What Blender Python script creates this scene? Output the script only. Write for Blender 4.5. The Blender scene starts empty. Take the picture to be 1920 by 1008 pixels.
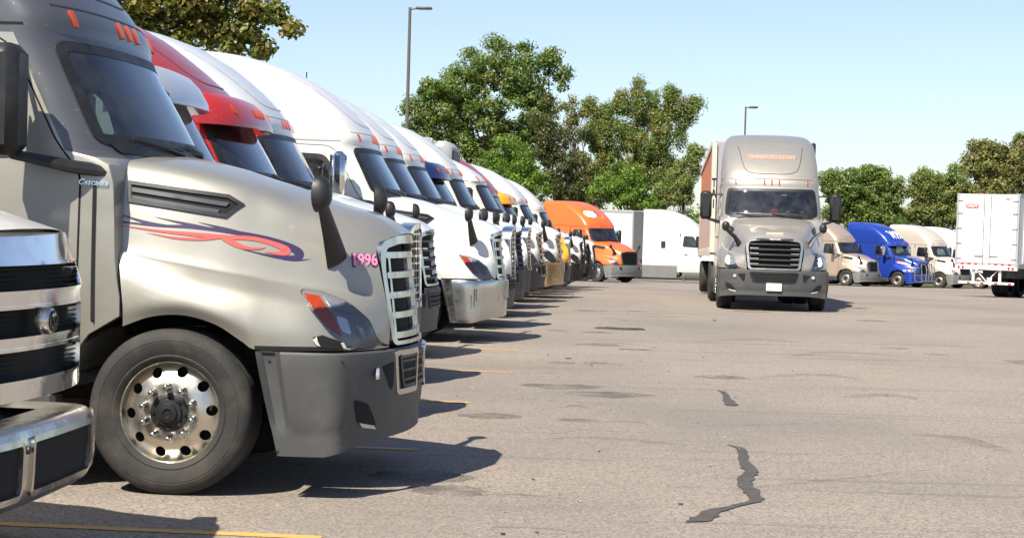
import bpy, math, random
import numpy as np
from mathutils import Vector, Matrix
from mathutils.bvhtree import BVHTree
from mathutils.geometry import delaunay_2d_cdt
R = math.radians
S = bpy.context.scene
COL = S.collection
random.seed(7)

# ------------------------------------------------------------------ camera, sky, sun, exposure
EYE = Vector((0, 0, 1.69)); FPX = 3330.0
PITCH = -math.atan(79 / FPX); ROLL = math.atan(.028)
cd = bpy.data.cameras.new('camera'); cam = bpy.data.objects.new('camera', cd); COL.objects.link(cam)
cd.sensor_width = 36; cd.lens = 36 * FPX / 1920; cd.clip_start = .1; cd.clip_end = 4000
cam.matrix_world = (Matrix.Translation(EYE) @ Matrix.Rotation(R(90) + PITCH, 4, 'X') @ Matrix.Rotation(ROLL, 4, 'Z'))
S.camera = cam
SUN_TRAVEL = Vector((.40, .64, -1.0)).normalized()
w = bpy.data.worlds.new('World'); S.world = w; w.use_nodes = True
nt = w.node_tree
sky = nt.nodes.new('ShaderNodeTexSky'); sky.sky_type = 'NISHITA'; sky.sun_disc = False
to_sun = -SUN_TRAVEL
sky.sun_elevation = math.asin(to_sun.z); sky.sun_rotation = math.atan2(to_sun.x, to_sun.y)
sky.air_density = 1.0; sky.dust_density = .5; sky.ozone_density = 4.0
bgn = nt.nodes['Background']; hs_ = nt.nodes.new('ShaderNodeHueSaturation'); hs_.inputs['Saturation'].default_value = .88; hs_.inputs['Hue'].default_value = .507; nt.links.new(sky.outputs[0], hs_.inputs['Color']); nt.links.new(hs_.outputs[0], bgn.inputs[0]); bgn.inputs[1].default_value = .080
sl = bpy.data.lights.new('sun', 'SUN'); sl.energy = 4.6; sl.angle = R(.53); sl.color = (1, .935, .80)
so = bpy.data.objects.new('sun', sl); COL.objects.link(so); so.rotation_euler = SUN_TRAVEL.to_track_quat('-Z', 'Y').to_euler()
S.view_settings.view_transform = 'Standard'; S.view_settings.look = 'None'
S.view_settings.gamma = 1; S.view_settings.use_curve_mapping = False
S.view_settings.exposure = 1.0
S.render.engine = 'CYCLES'; S.cycles.max_bounces = 8; S.cycles.transparent_max_bounces = 16

def at(px, py, Y):
    """world point on the plane y=Y seen at photo pixel px,py (only used to look up where real things stand)"""
    d = cam.matrix_world.to_3x3() @ Vector(((px - 960) / FPX, -(py - 504) / FPX, -1))
    return EYE + d * (Y / d.y)

def sp(t): return t if t > 30 else math.log1p(math.exp(t))
def zg(x, y): return -.021 * sp((y - 43) / 3.0) * 3.0

# ------------------------------------------------------------------ materials
MATS = {}
def nodes(m):
    m.use_nodes = True
    return m.node_tree, m.node_tree.nodes['Principled BSDF']
def ramp(t, fac, a, b, ca, cb):
    r = t.nodes.new('ShaderNodeValToRGB'); t.links.new(fac, r.inputs[0])
    r.color_ramp.elements[0].position = a; r.color_ramp.elements[1].position = b
    r.color_ramp.elements[0].color = (*ca, 1); r.color_ramp.elements[1].color = (*cb, 1)
    return r.outputs[0]
def noise(t, scale, detail=4, rough=.55, vec=None, stretch=None):
    n = t.nodes.new('ShaderNodeTexNoise'); n.inputs['Scale'].default_value = scale
    n.inputs['Detail'].default_value = detail; n.inputs['Roughness'].default_value = rough
    c = t.nodes.new('ShaderNodeTexCoord'); src = c.outputs['Object']
    if stretch:
        mp = t.nodes.new('ShaderNodeMapping'); mp.inputs['Scale'].default_value = stretch[:3]
        if len(stretch) > 3: mp.inputs['Rotation'].default_value = (0, 0, stretch[3])
        t.links.new(src, mp.inputs[0]); src = mp.outputs[0]
    t.links.new(src, n.inputs['Vector'])
    return n.outputs[0]
def mixc(t, fac, a, b, mode='MIX'):
    m = t.nodes.new('ShaderNodeMix'); m.data_type = 'RGBA'; m.blend_type = mode
    for i, v in ((0, fac), (6, a), (7, b)):
        if isinstance(v, (int, float)): m.inputs[i].default_value = v
        elif isinstance(v, tuple): m.inputs[i].default_value = (*v, 1)
        else: t.links.new(v, m.inputs[i])
    return m.outputs[2]
def bump(t, p, h, strength, dist=.01):
    b = t.nodes.new('ShaderNodeBump'); b.inputs['Strength'].default_value = strength; b.inputs['Distance'].default_value = dist
    t.links.new(h, b.inputs['Height']); t.links.new(b.outputs[0], p.inputs['Normal'])
def mat(name, c, rough=.5, metal=0, coat=0, dirt=0, dirtc=(.16, .13, .10), bmp=0, bs=60, dscale=3, emis=0):
    if name in MATS: return MATS[name]
    m = bpy.data.materials.new(name); MATS[name] = m
    t, p = nodes(m)
    p.inputs['Roughness'].default_value = rough; p.inputs['Metallic'].default_value = metal
    p.inputs['Base Color'].default_value = (*c, 1)
    if coat: p.inputs['Coat Weight'].default_value = coat; p.inputs['Coat Roughness'].default_value = .06
    if dirt:
        n = noise(t, dscale, 7, .65)
        f = ramp(t, n, .48, .78, (0, 0, 0), (dirt,) * 3)
        t.links.new(mixc(t, f, c, dirtc), p.inputs['Base Color'])
        r = ramp(t, n, .45, .8, (rough,) * 3, (min(1, rough + .3),) * 3); t.links.new(r, p.inputs['Roughness'])
    if bmp: bump(t, p, noise(t, bs, 3), bmp)
    if emis: p.inputs['Emission Color'].default_value = (*c, 1); p.inputs['Emission Strength'].default_value = emis
    return m
def paint(name, c, metal=0, rough=.28, dirt=.35):
    if name in MATS: return MATS[name]
    m = mat(name, c, rough, metal, .6, 0)
    t, p = nodes(m)
    n = noise(t, 2.1, 8, .62)
    geo = t.nodes.new('ShaderNodeTexCoord'); sep = t.nodes.new('ShaderNodeSeparateXYZ'); t.links.new(geo.outputs['Object'], sep.inputs[0])
    mr = t.nodes.new('ShaderNodeMapRange'); mr.inputs[1].default_value = .5; mr.inputs[2].default_value = 1.9; mr.inputs[3].default_value = 1; mr.inputs[4].default_value = .25
    t.links.new(sep.outputs[2], mr.inputs[0])
    mu = t.nodes.new('ShaderNodeMath'); mu.operation = 'MULTIPLY'; t.links.new(mr.outputs[0], mu.inputs[0])
    t.links.new(ramp(t, n, .42, .8, (0, 0, 0), (dirt,) * 3), mu.inputs[1])
    t.links.new(mixc(t, ramp(t, noise(t, 38, 2, .5), .70, .73, (0, 0, 0), (.35,) * 3), mixc(t, mu.outputs[0], c, (.20, .165, .125)), (.34, .32, .27)), p.inputs['Base Color'])
    sp_ = noise(t, 6, 3, .5)
    r = ramp(t, sp_, .3, .75, (rough,) * 3, (rough + .04,) * 3); t.links.new(r, p.inputs['Roughness'])
    bump(t, p, noise(t, 1.4, 2), .05, .05)
    return m

P_SILVER = paint('paint_champagne_silver', (.335, .322, .28), .60, .44, .65)
P_ROOFGREY = paint('paint_charcoal_roof', (.085, .088, .098), .4, .42)
P_WHITE = paint('paint_white', (.62, .61, .58), 0, .32, .25)
P_WHITE2 = paint('paint_warm_white', (.64, .615, .56), 0, .34, .35)
P_RED = paint('paint_red', (.42, .022, .018), .1, .28, .2)
P_DRED = paint('paint_faded_red', (.30, .028, .03), .1, .4, .3)
P_LSIL = paint('paint_light_grey', (.50, .53, .58), .3, .3)
P_ORANGE = paint('paint_orange', (.82, .13, .018), 0, .32, .18)
P_YELLOW = paint('paint_yellow', (.80, .36, .02), 0, .35, .2)
P_BLUE = paint('paint_blue', (.012, .045, .30), .15, .25, .12)
P_NAVY = paint('paint_navy', (.012, .022, .10), .15, .3, .2)
P_GOLD = paint('paint_gold_beige', (.52, .41, .31), .5, .36)
P_PALEGOLD = paint('paint_pale_gold', (.66, .57, .47), .3, .36)
P_ONC = paint('paint_silver_beige', (.375, .345, .305), .55, .4)
CHROME = mat('chrome', (.80, .80, .80), .08, 1, dirt=.35, dirtc=(.35, .31, .26), dscale=5, bmp=.04, bs=3)
CHROME2 = mat('dull_chrome', (.52, .505, .475), .2, 1, dirt=.5, dirtc=(.30, .24, .18), dscale=4, bmp=.06, bs=4)
BRONZE = mat('bronzed_chrome', (.62, .47, .30), .28, 1, dirt=.4, dirtc=(.2, .13, .07), dscale=4)
ALU = mat('polished_aluminium', (.66, .62, .54), .3, 1, dirt=.5, dirtc=(.28, .22, .15), dscale=9)
GPLAST = mat('grey_plastic', (.056, .057, .057), .55, 0, dirt=.5, dirtc=(.14, .125, .105), dscale=2.2, bmp=.12, bs=160)
LPLAST = mat('light_grey_plastic', (.16, .16, .155), .55, 0, dirt=.5, dirtc=(.24, .21, .17), dscale=2.2)
BPLAST = mat('black_plastic', (.012, .012, .013), .42, 0, dirt=.35, dirtc=(.06, .055, .05), bmp=.1, bs=120)
BLACK = mat('matt_black', (.006, .006, .006), .9)
RUBBER = mat('tyre_rubber', (.022, .021, .020), .75, 0, dirt=.75, dirtc=(.085, .074, .060), dscale=5, bmp=.12, bs=60)
STEEL = mat('dark_steel', (.05, .05, .05), .5, .5, dirt=.6, dirtc=(.10, .08, .06))
GALV = mat('galvanised_steel', (.36, .36, .36), .4, .8, dirt=.4)
POLE = mat('bronze_pole', (.12, .10, .085), .5, .2)
JOINT = mat('joint_sealer', (.30, .29, .27), .7)
AMBER = mat('amber_lens', (.42, .055, .014), .15, 0, 1)
REDL = mat('red_lens', (.5, .01, .012), .2, 0, 1)
CLEARL = mat('headlight_inner', (.30, .30, .29), .35, .3, .5)
REFL = mat('headlight_reflector', (.75, .78, .82), .1, .8, 1)
LIT = mat('lit_headlamp', (1, .97, .88), .2, emis=2.6)
CLOTH = mat('seat_fabric', (.05, .05, .055), .9)
CREAM = mat('light_headliner', (.34, .33, .31), .85)
WHITEV = mat('white_panel', (.80, .79, .76), .4, 0, dirt=.3, dirtc=(.45, .4, .32), dscale=1.2)
GREYV = mat('grey_panel', (.34, .34, .35), .45, 0, dirt=.3)
BROWNV = mat('rusty_orange_panel', (.29, .115, .068), .5, 0, dirt=.4, dirtc=(.25, .1, .06), dscale=1.5)
PINKV = mat('pale_pink_panel', (.52, .36, .29), .55, 0, dirt=.4, dirtc=(.5, .25, .16), dscale=1.5)  # lower side panel, paler and pinker than the one above
YLINE = mat('yellow_line_paint', (.52, .30, .07), .7, 0, dirt=.8, dirtc=(.30, .24, .18), dscale=14)  # worn yellow; extra dirt and dulling on all lines stand in for shade
TAR = mat('crack_sealant', (.050, .045, .041), .9, 0, dirt=.5, dirtc=(.13, .12, .11), dscale=8)
DRED = mat('decal_coral', (.62, .09, .075), .4); DNAVY = mat('decal_navy', (.03, .02, .07), .4)
DPINK = mat('decal_pink', (.78, .22, .36), .4); DPURP = mat('decal_purple', (.10, .02, .10), .4)
DWHITE = mat('decal_white', (.8, .8, .8), .4); DBLUE = mat('decal_blue', (.02, .03, .2), .4)
DORNG = mat('decal_orange', (.55, .25, .17), .6); SKIN = mat('skin', (.45, .25, .17), .6)
SHIRT = mat('shirt_cloth', (.20, .22, .22), .9); BARK = mat('bark', (.085, .068, .052), .95, bmp=.6, bs=12)
LEAFD = mat('dry_leaf', (.42, .30, .15), .8); BROKEN = mat('broken_plastic', (.55, .53, .48), .7)

def glass():
    m = bpy.data.materials.new('tinted_glass'); m.use_nodes = True; t = m.node_tree; t.nodes.clear()
    o = t.nodes.new('ShaderNodeOutputMaterial'); mx = t.nodes.new('ShaderNodeMixShader')
    tr = t.nodes.new('ShaderNodeBsdfTransparent'); tr.inputs[0].default_value = (.42, .50, .48, 1)
    g = t.nodes.new('ShaderNodeBsdfGlossy'); g.inputs['Roughness'].default_value = .03; g.inputs[0].default_value = (.9, .95, 1, 1)
    f = t.nodes.new('ShaderNodeFresnel'); f.inputs[0].default_value = 1.55
    ad = t.nodes.new('ShaderNodeMath'); ad.operation = 'MULTIPLY_ADD'; ad.inputs[1].default_value = 1.2; ad.inputs[2].default_value = .03
    t.links.new(f.outputs[0], ad.inputs[0])
    df = t.nodes.new('ShaderNodeBsdfDiffuse'); df.inputs[0].default_value = (.25, .24, .22, 1)
    mx2 = t.nodes.new('ShaderNodeMixShader'); mx2.inputs[0].default_value = .05
    nz = noise(t, 4, 6); rr = ramp(t, nz, .4, .75, (.015,) * 3, (.13,) * 3); t.links.new(rr, mx2.inputs[0])
    t.links.new(ad.outputs[0], mx.inputs[0]); t.links.new(tr.outputs[0], mx.inputs[1]); t.links.new(g.outputs[0], mx.inputs[2])
    t.links.new(mx.outputs[0], mx2.inputs[1]); t.links.new(df.outputs[0], mx2.inputs[2]); t.links.new(mx2.outputs[0], o.inputs[0])
    return m
GLASS = glass()
def lensglass():
    m = bpy.data.materials.new('clear_lens'); m.use_nodes = True; t = m.node_tree; t.nodes.clear()
    o = t.nodes.new('ShaderNodeOutputMaterial'); mx = t.nodes.new('ShaderNodeMixShader')
    tr = t.nodes.new('ShaderNodeBsdfTransparent'); tr.inputs[0].default_value = (.85, .86, .88, 1)
    g = t.nodes.new('ShaderNodeBsdfGlossy'); g.inputs['Roughness'].default_value = .08
    f = t.nodes.new('ShaderNodeFresnel'); f.inputs[0].default_value = 1.5
    t.links.new(f.outputs[0], mx.inputs[0]); t.links.new(tr.outputs[0], mx.inputs[1]); t.links.new(g.outputs[0], mx.inputs[2]); t.links.new(mx.outputs[0], o.inputs[0])
    return m
LENS = lensglass()

def leafmat(name):
    m = bpy.data.materials.new(name); t, p = nodes(m)
    a = t.nodes.new('ShaderNodeAttribute'); a.attribute_name = 'tint'
    t.links.new(a.outputs['Color'], p.inputs['Base Color']); p.inputs['Roughness'].default_value = .45
    o = t.nodes['Material Output']; tl = t.nodes.new('ShaderNodeBsdfTranslucent')
    t.links.new(mixc(t, .55, a.outputs['Color'], (.20, .30, .03)), tl.inputs[0])
    mx = t.nodes.new('ShaderNodeMixShader'); mx.inputs[0].default_value = .48
    t.links.new(p.outputs[0], mx.inputs[1]); t.links.new(tl.outputs[0], mx.inputs[2]); t.links.new(mx.outputs[0], o.inputs[0])
    return m
LEAF = leafmat('foliage')

def asphalt():
    m = bpy.data.materials.new('worn_asphalt'); t, p = nodes(m)
    p.inputs['Roughness'].default_value = .85
    fine = noise(t, 48, 4, .8); mid = noise(t, 16, 4, .7); big = noise(t, .35, 6, .6); big2 = noise(t, .09, 4, .55)
    c = ramp(t, fine, .43, .58, (.075, .061, .049), (.36, .305, .25))
    vo = t.nodes.new('ShaderNodeTexVoronoi'); vo.inputs['Scale'].default_value = 62; tc = t.nodes.new('ShaderNodeTexCoord'); t.links.new(tc.outputs['Object'], vo.inputs['Vector'])
    sv = t.nodes.new('ShaderNodeSeparateColor'); t.links.new(vo.outputs['Color'], sv.inputs[0])
    c = mixc(t, .55, c, ramp(t, sv.outputs[0], .05, .95, (.062, .051, .043), (.40, .335, .285)))
    c = mixc(t, ramp(t, mid, .44, .58, (0, 0, 0), (.40,) * 3), c, (.235, .193, .158))
    c = mixc(t, ramp(t, big, .45, .78, (0, 0, 0), (.5,) * 3), c, (.13, .118, .105))
    c = mixc(t, ramp(t, big2, .46, .62, (0, 0, 0), (.42,) * 3), c, (.12, .11, .10))
    msk = ramp(t, noise(t, .22, 3, .5), .45, .62, (0, 0, 0), (1, 1, 1))
    s1 = noise(t, 1.0, 6, .62, stretch=(.34, 1.9, 1, R(4)))   # tyre drag streaks across the aisle
    c = mixc(t, mixc(t, 1.0, ramp(t, s1, .52, .68, (0, 0, 0), (.62,) * 3), msk, 'MULTIPLY'), c, (.105, .09, .078))
    s2 = noise(t, 1.0, 5, .6, stretch=(.12, 3.4, 1, R(-7)))
    c = mixc(t, ramp(t, s2, .60, .65, (0, 0, 0), (.42,) * 3), c, (.085, .075, .068))
    sp2 = noise(t, 130, 1, .5)
    c = mixc(t, ramp(t, sp2, .66, .72, (0, 0, 0), (.7,) * 3), c, (.50, .44, .36))
    t.links.new(c, p.inputs['Base Color'])
    bump(t, p, fine, .35, .012)
    return m
ASPH = asphalt()
def grassm():
    m = bpy.data.materials.new('verge_grass'); t, p = nodes(m); p.inputs['Roughness'].default_value = .95
    t.links.new(ramp(t, noise(t, 2, 6), .35, .7, (.035, .05, .015), (.10, .10, .04)), p.inputs['Base Color']); return m
GRASS = grassm()

# ------------------------------------------------------------------ mesh helpers
class MB:
    def __init__(s): s.v = []; s.f = []; s.mi = []
    def add(s, vs, fs, mi=0):
        o = len(s.v); s.v += [tuple(v) for v in vs]; s.f += [tuple(i + o for i in f) for f in fs]; s.mi += [mi] * len(fs); return s
    def box(s, c, d, rot=None, mi=0, bev=0):
        x, y, z = d[0] / 2, d[1] / 2, d[2] / 2
        if bev <= 0:
            vs = [Vector((a * x, b * y, e * z)) for a in (-1, 1) for b in (-1, 1) for e in (-1, 1)]
            fs = [(0, 1, 3, 2), (4, 6, 7, 5), (0, 4, 5, 1), (2, 3, 7, 6), (0, 2, 6, 4), (1, 5, 7, 3)]
        else:
            b_ = min(bev, x * .95, y * .95, z * .95)
            vs = []; idx = {}
            for a in (-1, 1):
                for b in (-1, 1):
                    for e in (-1, 1):
                        idx[a, b, e] = len(vs)
                        vs += [Vector((a * x, b * (y - b_), e * (z - b_))), Vector((a * (x - b_), b * y, e * (z - b_))), Vector((a * (x - b_), b * (y - b_), e * z))]
            fs = []
            for a in (-1, 1): fs.append([idx[a, b, e] for b, e in ((-1, -1), (1, -1), (1, 1), (-1, 1))][::a])
            for b in (-1, 1): fs.append([idx[a, b, e] + 1 for a, e in ((-1, -1), (-1, 1), (1, 1), (1, -1))][::b])
            for e in (-1, 1): fs.append([idx[a, b, e] + 2 for a, b in ((-1, -1), (1, -1), (1, 1), (-1, 1))][::e])
            for a in (-1, 1):
                for b in (-1, 1): fs.append([idx[a, b, -1], idx[a, b, 1], idx[a, b, 1] + 1, idx[a, b, -1] + 1][::-a * b])
                for e in (-1, 1): fs.append([idx[a, -1, e], idx[a, 1, e], idx[a, 1, e] + 2, idx[a, -1, e] + 2][::a * e])
            for b in (-1, 1):
                for e in (-1, 1): fs.append([idx[-1, b, e] + 1, idx[1, b, e] + 1, idx[1, b, e] + 2, idx[-1, b, e] + 2][::-b * e])
            for k, q in idx.items(): fs.append((q, q + 1, q + 2) if k[0] * k[1] * k[2] > 0 else (q, q + 2, q + 1))
        M = rot or Matrix.Identity(3)
        return s.add([M @ v + Vector(c) for v in vs], fs, mi)
    def tube(s, pts, r, n=8, mi=0, cap=True, flat=1.0):
        pts = [Vector(p) for p in pts]; rs = r if isinstance(r, (list, tuple)) else [r] * len(pts)
        vs = []; up = None
        for i, p in enumerate(pts):
            d = (pts[min(i + 1, len(pts) - 1)] - pts[max(i - 1, 0)]).normalized()
            if up is None: up = d.orthogonal().normalized()
            up = (up - d * up.dot(d)).normalized(); q = d.cross(up)
            vs += [p + (up * math.cos(a) + q * math.sin(a) * flat) * rs[i] for a in [2 * math.pi * j / n for j in range(n)]]
        fs = [(i * n + j, i * n + (j + 1) % n, (i + 1) * n + (j + 1) % n, (i + 1) * n + j) for i in range(len(pts) - 1) for j in range(n)]
        if cap: fs += [tuple(range(n))[::-1], tuple(range((len(pts) - 1) * n, len(pts) * n))]
        return s.add(vs, fs, mi)
    def lathe(s, prof, n=32, axis='y', c=(0, 0, 0), mi=0, close=False):
        """prof: list of (r, h); h along axis"""
        vs = []; c = Vector(c)
        for r_, h in prof:
            for j in range(n):
                a = 2 * math.pi * j / n; u, v_ = r_ * math.cos(a), r_ * math.sin(a)
                vs.append(c + (Vector((u, h, v_)) if axis == 'y' else Vector((u, v_, h)) if axis == 'z' else Vector((h, u, v_))))
        m = len(prof); fs = []
        for i in range(m if close else m - 1):
            k = (i + 1) % m
            fs += [(i * n + j, i * n + (j + 1) % n, k * n + (j + 1) % n, k * n + j) for j in range(n)]
        return s.add(vs, fs, mi)
    def prism(s, poly, z0, z1, f, mi=0):
        """poly 2-D, f(u,v,h)->3-D"""
        n = len(poly); vs = [f(u, v, z0) for u, v in poly] + [f(u, v, z1) for u, v in poly]
        fs = [tuple(range(n))[::-1], tuple(range(n, 2 * n))] + [(i, (i + 1) % n, n + (i + 1) % n, n + i) for i in range(n)]
        return s.add(vs, fs, mi)
    def mesh(s, name, mats, ang=35, fix=True):
        me = bpy.data.meshes.new(name); me.from_pydata(s.v, [], s.f)
        if not isinstance(mats, (list, tuple)): mats = [mats]
        for m in mats: me.materials.append(m)
        if len(mats) > 1: me.polygons.foreach_set('material_index', s.mi)
        if fix:
            import bmesh
            bm = bmesh.new(); bm.from_mesh(me); bmesh.ops.remove_doubles(bm, verts=bm.verts, dist=1e-5); bmesh.ops.recalc_face_normals(bm, faces=bm.faces); bm.to_mesh(me); bm.free()
        if ang: 
            me.shade_smooth(); me.set_sharp_from_angle(angle=R(ang))
        return me
    def obj(s, name, mats, parent=None, ang=35, fix=True):
        return link(name, s.mesh(name, mats, ang, fix), parent)
def link(name, me, parent=None, loc=None, rot=None, scale=None):
    o = bpy.data.objects.new(name, me); COL.objects.link(o)
    if parent: o.parent = parent
    if loc is not None: o.location = loc
    if rot is not None: o.rotation_euler = rot
    if scale is not None: o.scale = scale
    return o
def tag(o, label=None, cat=None, group=None, kind=None):
    for k, v in (('label', label), ('category', cat), ('group', group), ('kind', kind)):
        if v: o[k] = v
    return o
def root(name, loc, rz, label, cat, group=None, pitch=0):
    o = bpy.data.objects.new(name, None); COL.objects.link(o); o.location = loc
    o.rotation_mode = 'XYZ'; o.rotation_euler = (0, pitch, rz); return tag(o, label, cat, group)

def cr(P, m):
    """Catmull-Rom resample of control rows P (n,...) to m rows"""
    P = np.asarray(P, float); n = len(P); t = np.linspace(0, n - 1, m); i = np.minimum(t.astype(int), n - 2); f = (t - i).reshape(-1, *([1] * (P.ndim - 1)))
    p0 = P[np.maximum(i - 1, 0)]; p1 = P[i]; p2 = P[i + 1]; p3 = P[np.minimum(i + 2, n - 1)]
    p0 = np.where((i == 0).reshape(f.shape), 2 * p1 - p2, p0); p3 = np.where((i == n - 2).reshape(f.shape), 2 * p2 - p1, p3)
    return .5 * (2 * p1 + (p2 - p0) * f + (2 * p0 - 5 * p1 + 4 * p2 - p3) * f ** 2 + (3 * p1 - p0 - 3 * p2 + p3) * f ** 3)
def pip(x, y, poly):
    c = False; n = len(poly); j = n - 1
    for i in range(n):
        xi, yi = poly[i]; xj, yj = poly[j]
        if (yi > y) != (yj > y) and x < (xj - xi) * (y - yi) / (yj - yi) + xi: c = not c
        j = i
    return c
def rpoly(poly, r=.05, n=4):
    """round the corners of a polygon"""
    out = []; m = len(poly)
    for i in range(m):
        p = Vector(poly[i]); a = Vector(poly[i - 1]) - p; b = Vector(poly[(i + 1) % m]) - p
        rr = min(r, a.length * .48, b.length * .48); A = p + a.normalized() * rr; B = p + b.normalized() * rr
        for k in range(n + 1):
            t = k / n; q = A * (1 - t) ** 2 + p * 2 * t * (1 - t) + B * t * t; out.append((q.x, q.y))
    return out
def inset(poly, d):
    m = len(poly); out = []; ar = sum(poly[i - 1][0] * poly[i][1] - poly[i][0] * poly[i - 1][1] for i in range(m)); s = 1 if ar > 0 else -1
    for i in range(m):
        a = Vector(poly[i - 1]); p = Vector(poly[i]); b = Vector(poly[(i + 1) % m])
        e1 = (p - a); e2 = (b - p)
        if e1.length < 1e-7: e1 = e2
        if e2.length < 1e-7: e2 = e1
        e1 = e1.normalized(); e2 = e2.normalized(); n1 = Vector((-e1.y, e1.x)); n2 = Vector((-e2.y, e2.x)); nn = n1 + n2
        nn = nn / max(.3, nn.length_squared / 2) if nn.length > 1e-6 else n1
        out.append((p.x + s * d * nn.x, p.y + s * d * nn.y))
    return out
def ribbon(pts, ws):
    P = cr([(p[0], p[1], w_) for p, w_ in zip(pts, ws)], len(pts) * 4); L = []; Rr = []
    for i in range(len(P)):
        a = P[max(i - 1, 0)]; b = P[min(i + 1, len(P) - 1)]; d = Vector((b[0] - a[0], b[1] - a[1])).normalized(); h = max(P[i][2], .0005) / 2
        L.append((P[i][0] - d.y * h, P[i][1] + d.x * h)); Rr.append((P[i][0] + d.y * h, P[i][1] - d.x * h))
    return L + Rr[::-1]

class Surf:
    """rays a 2-D outline onto a built surface: 'R','L' along y, 'F' along -x, 'T' down"""
    def __init__(s, mb_or_bvh, plane):
        s.b = mb_or_bvh if isinstance(mb_or_bvh, BVHTree) else BVHTree.FromPolygons(mb_or_bvh.v, mb_or_bvh.f); s.p = plane
    def __call__(s, u, v):
        if s.p == 'R': o, d = Vector((u, -9, v)), Vector((0, 1, 0))
        elif s.p == 'L': o, d = Vector((u, 9, v)), Vector((0, -1, 0))
        elif s.p == 'F': o, d = Vector((9, u, v)), Vector((-1, 0, 0))
        elif s.p == 'T': o, d = Vector((u, v, 9)), Vector((0, 0, -1))
        h, n, i, _ = s.b.ray_cast(o, d)
        if h is None:
            q = {'R': Vector((u, -1.2, v)), 'L': Vector((u, 1.2, v)), 'F': Vector((1.2, u, v)), 'T': Vector((u, v, 3))}[s.p]
            h, n, i, _ = s.b.find_nearest(q)
        if n.dot(d) > 0: n = -n
        return h, n
def plate(surf, outer, holes=(), off=.003, thick=0, step=.06, mb=None, mi=0, wall_mi=None):
    mb = mb or MB(); V = []; E = []
    def loop(poly):
        o = len(V); m = 0
        for i in range(len(poly)):
            a = Vector(poly[i]); b = Vector(poly[(i + 1) % len(poly)]); k = max(1, int((b - a).length / step))
            for j in range(k): V.append(a + (b - a) * j / k); m += 1
        for i in range(m): E.append((o + i, o + (i + 1) % m))
    loop(outer)
    for h in holes: loop(h)
    xs = [p[0] for p in outer]; ys = [p[1] for p in outer]
    x = min(xs) + step * .5
    while x < max(xs):
        y = min(ys) + step * .5
        while y < max(ys):
            if pip(x, y, outer) and not any(pip(x, y, h) for h in holes): V.append(Vector((x, y)))
            y += step
        x += step
    vs, _, fs, _, _, _ = delaunay_2d_cdt(V, E, [], 0, 1e-5)
    keep = []
    for f in fs:
        cx = sum(vs[i].x for i in f) / len(f); cy = sum(vs[i].y for i in f) / len(f)
        if pip(cx, cy, outer) and not any(pip(cx, cy, h) for h in holes): keep.append(f)
    used = sorted({i for f in keep for i in f}); mp = {q: k for k, q in enumerate(used)}
    hit = [surf(vs[i].x, vs[i].y) for i in used]
    top = [h + n * off for h, n in hit]; F = [tuple(mp[i] for i in f) for f in keep]
    mb.add(top, F, mi)
    if thick:
        cnt = {}
        for f in F:
            for i in range(len(f)):
                e = (f[i], f[(i + 1) % len(f)]); k = (min(e), max(e)); cnt[k] = cnt.get(k, 0) + 1
        bd = [e for e, c in cnt.items() if c == 1]; bi = sorted({i for e in bd for i in e}); m2 = {q: k for k, q in enumerate(bi)}
        nb = len(bi); vv = [top[i] for i in bi] + [hit[i][0] + hit[i][1] * (off - thick) for i in bi]
        mb.add(vv, [(m2[a], m2[b], m2[b] + nb, m2[a] + nb) for a, b in bd], mi if wall_mi is None else wall_mi)
    return mb
_tx = {}
def text2d(txt, size, shear=0, bold=.0, sx=1):
    key = (txt, size, shear, bold, sx)
    if key in _tx: return _tx[key]
    c = bpy.data.curves.new('t', 'FONT'); c.body = txt; c.size = size; c.shear = shear; c.offset = bold; c.align_x = 'CENTER'; c.align_y = 'CENTER'; c.resolution_u = 3
    o = bpy.data.objects.new('t', c); me = bpy.data.meshes.new_from_object(o)
    r = ([(v.co.x * sx, v.co.y) for v in me.vertices], [tuple(p.vertices) for p in me.polygons])
    bpy.data.objects.remove(o); bpy.data.curves.remove(c); bpy.data.meshes.remove(me); _tx[key] = r; return r
def lettering(surf, txt, size, c, ang=0, flip=1, off=.006, shear=0, bold=0, sx=1, mb=None, mi=0, curve=None):
    vs, fs = text2d(txt, size, shear, bold, sx); ca, sa = math.cos(ang), math.sin(ang); mb = mb or MB(); out = []
    for x, y in vs:
        u, v = (x * ca - y * sa) * flip + c[0], x * sa + y * ca + c[1]
        h, n = surf(u, v); out.append(h + n * off)
    return mb.add(out, fs, mi)

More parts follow.
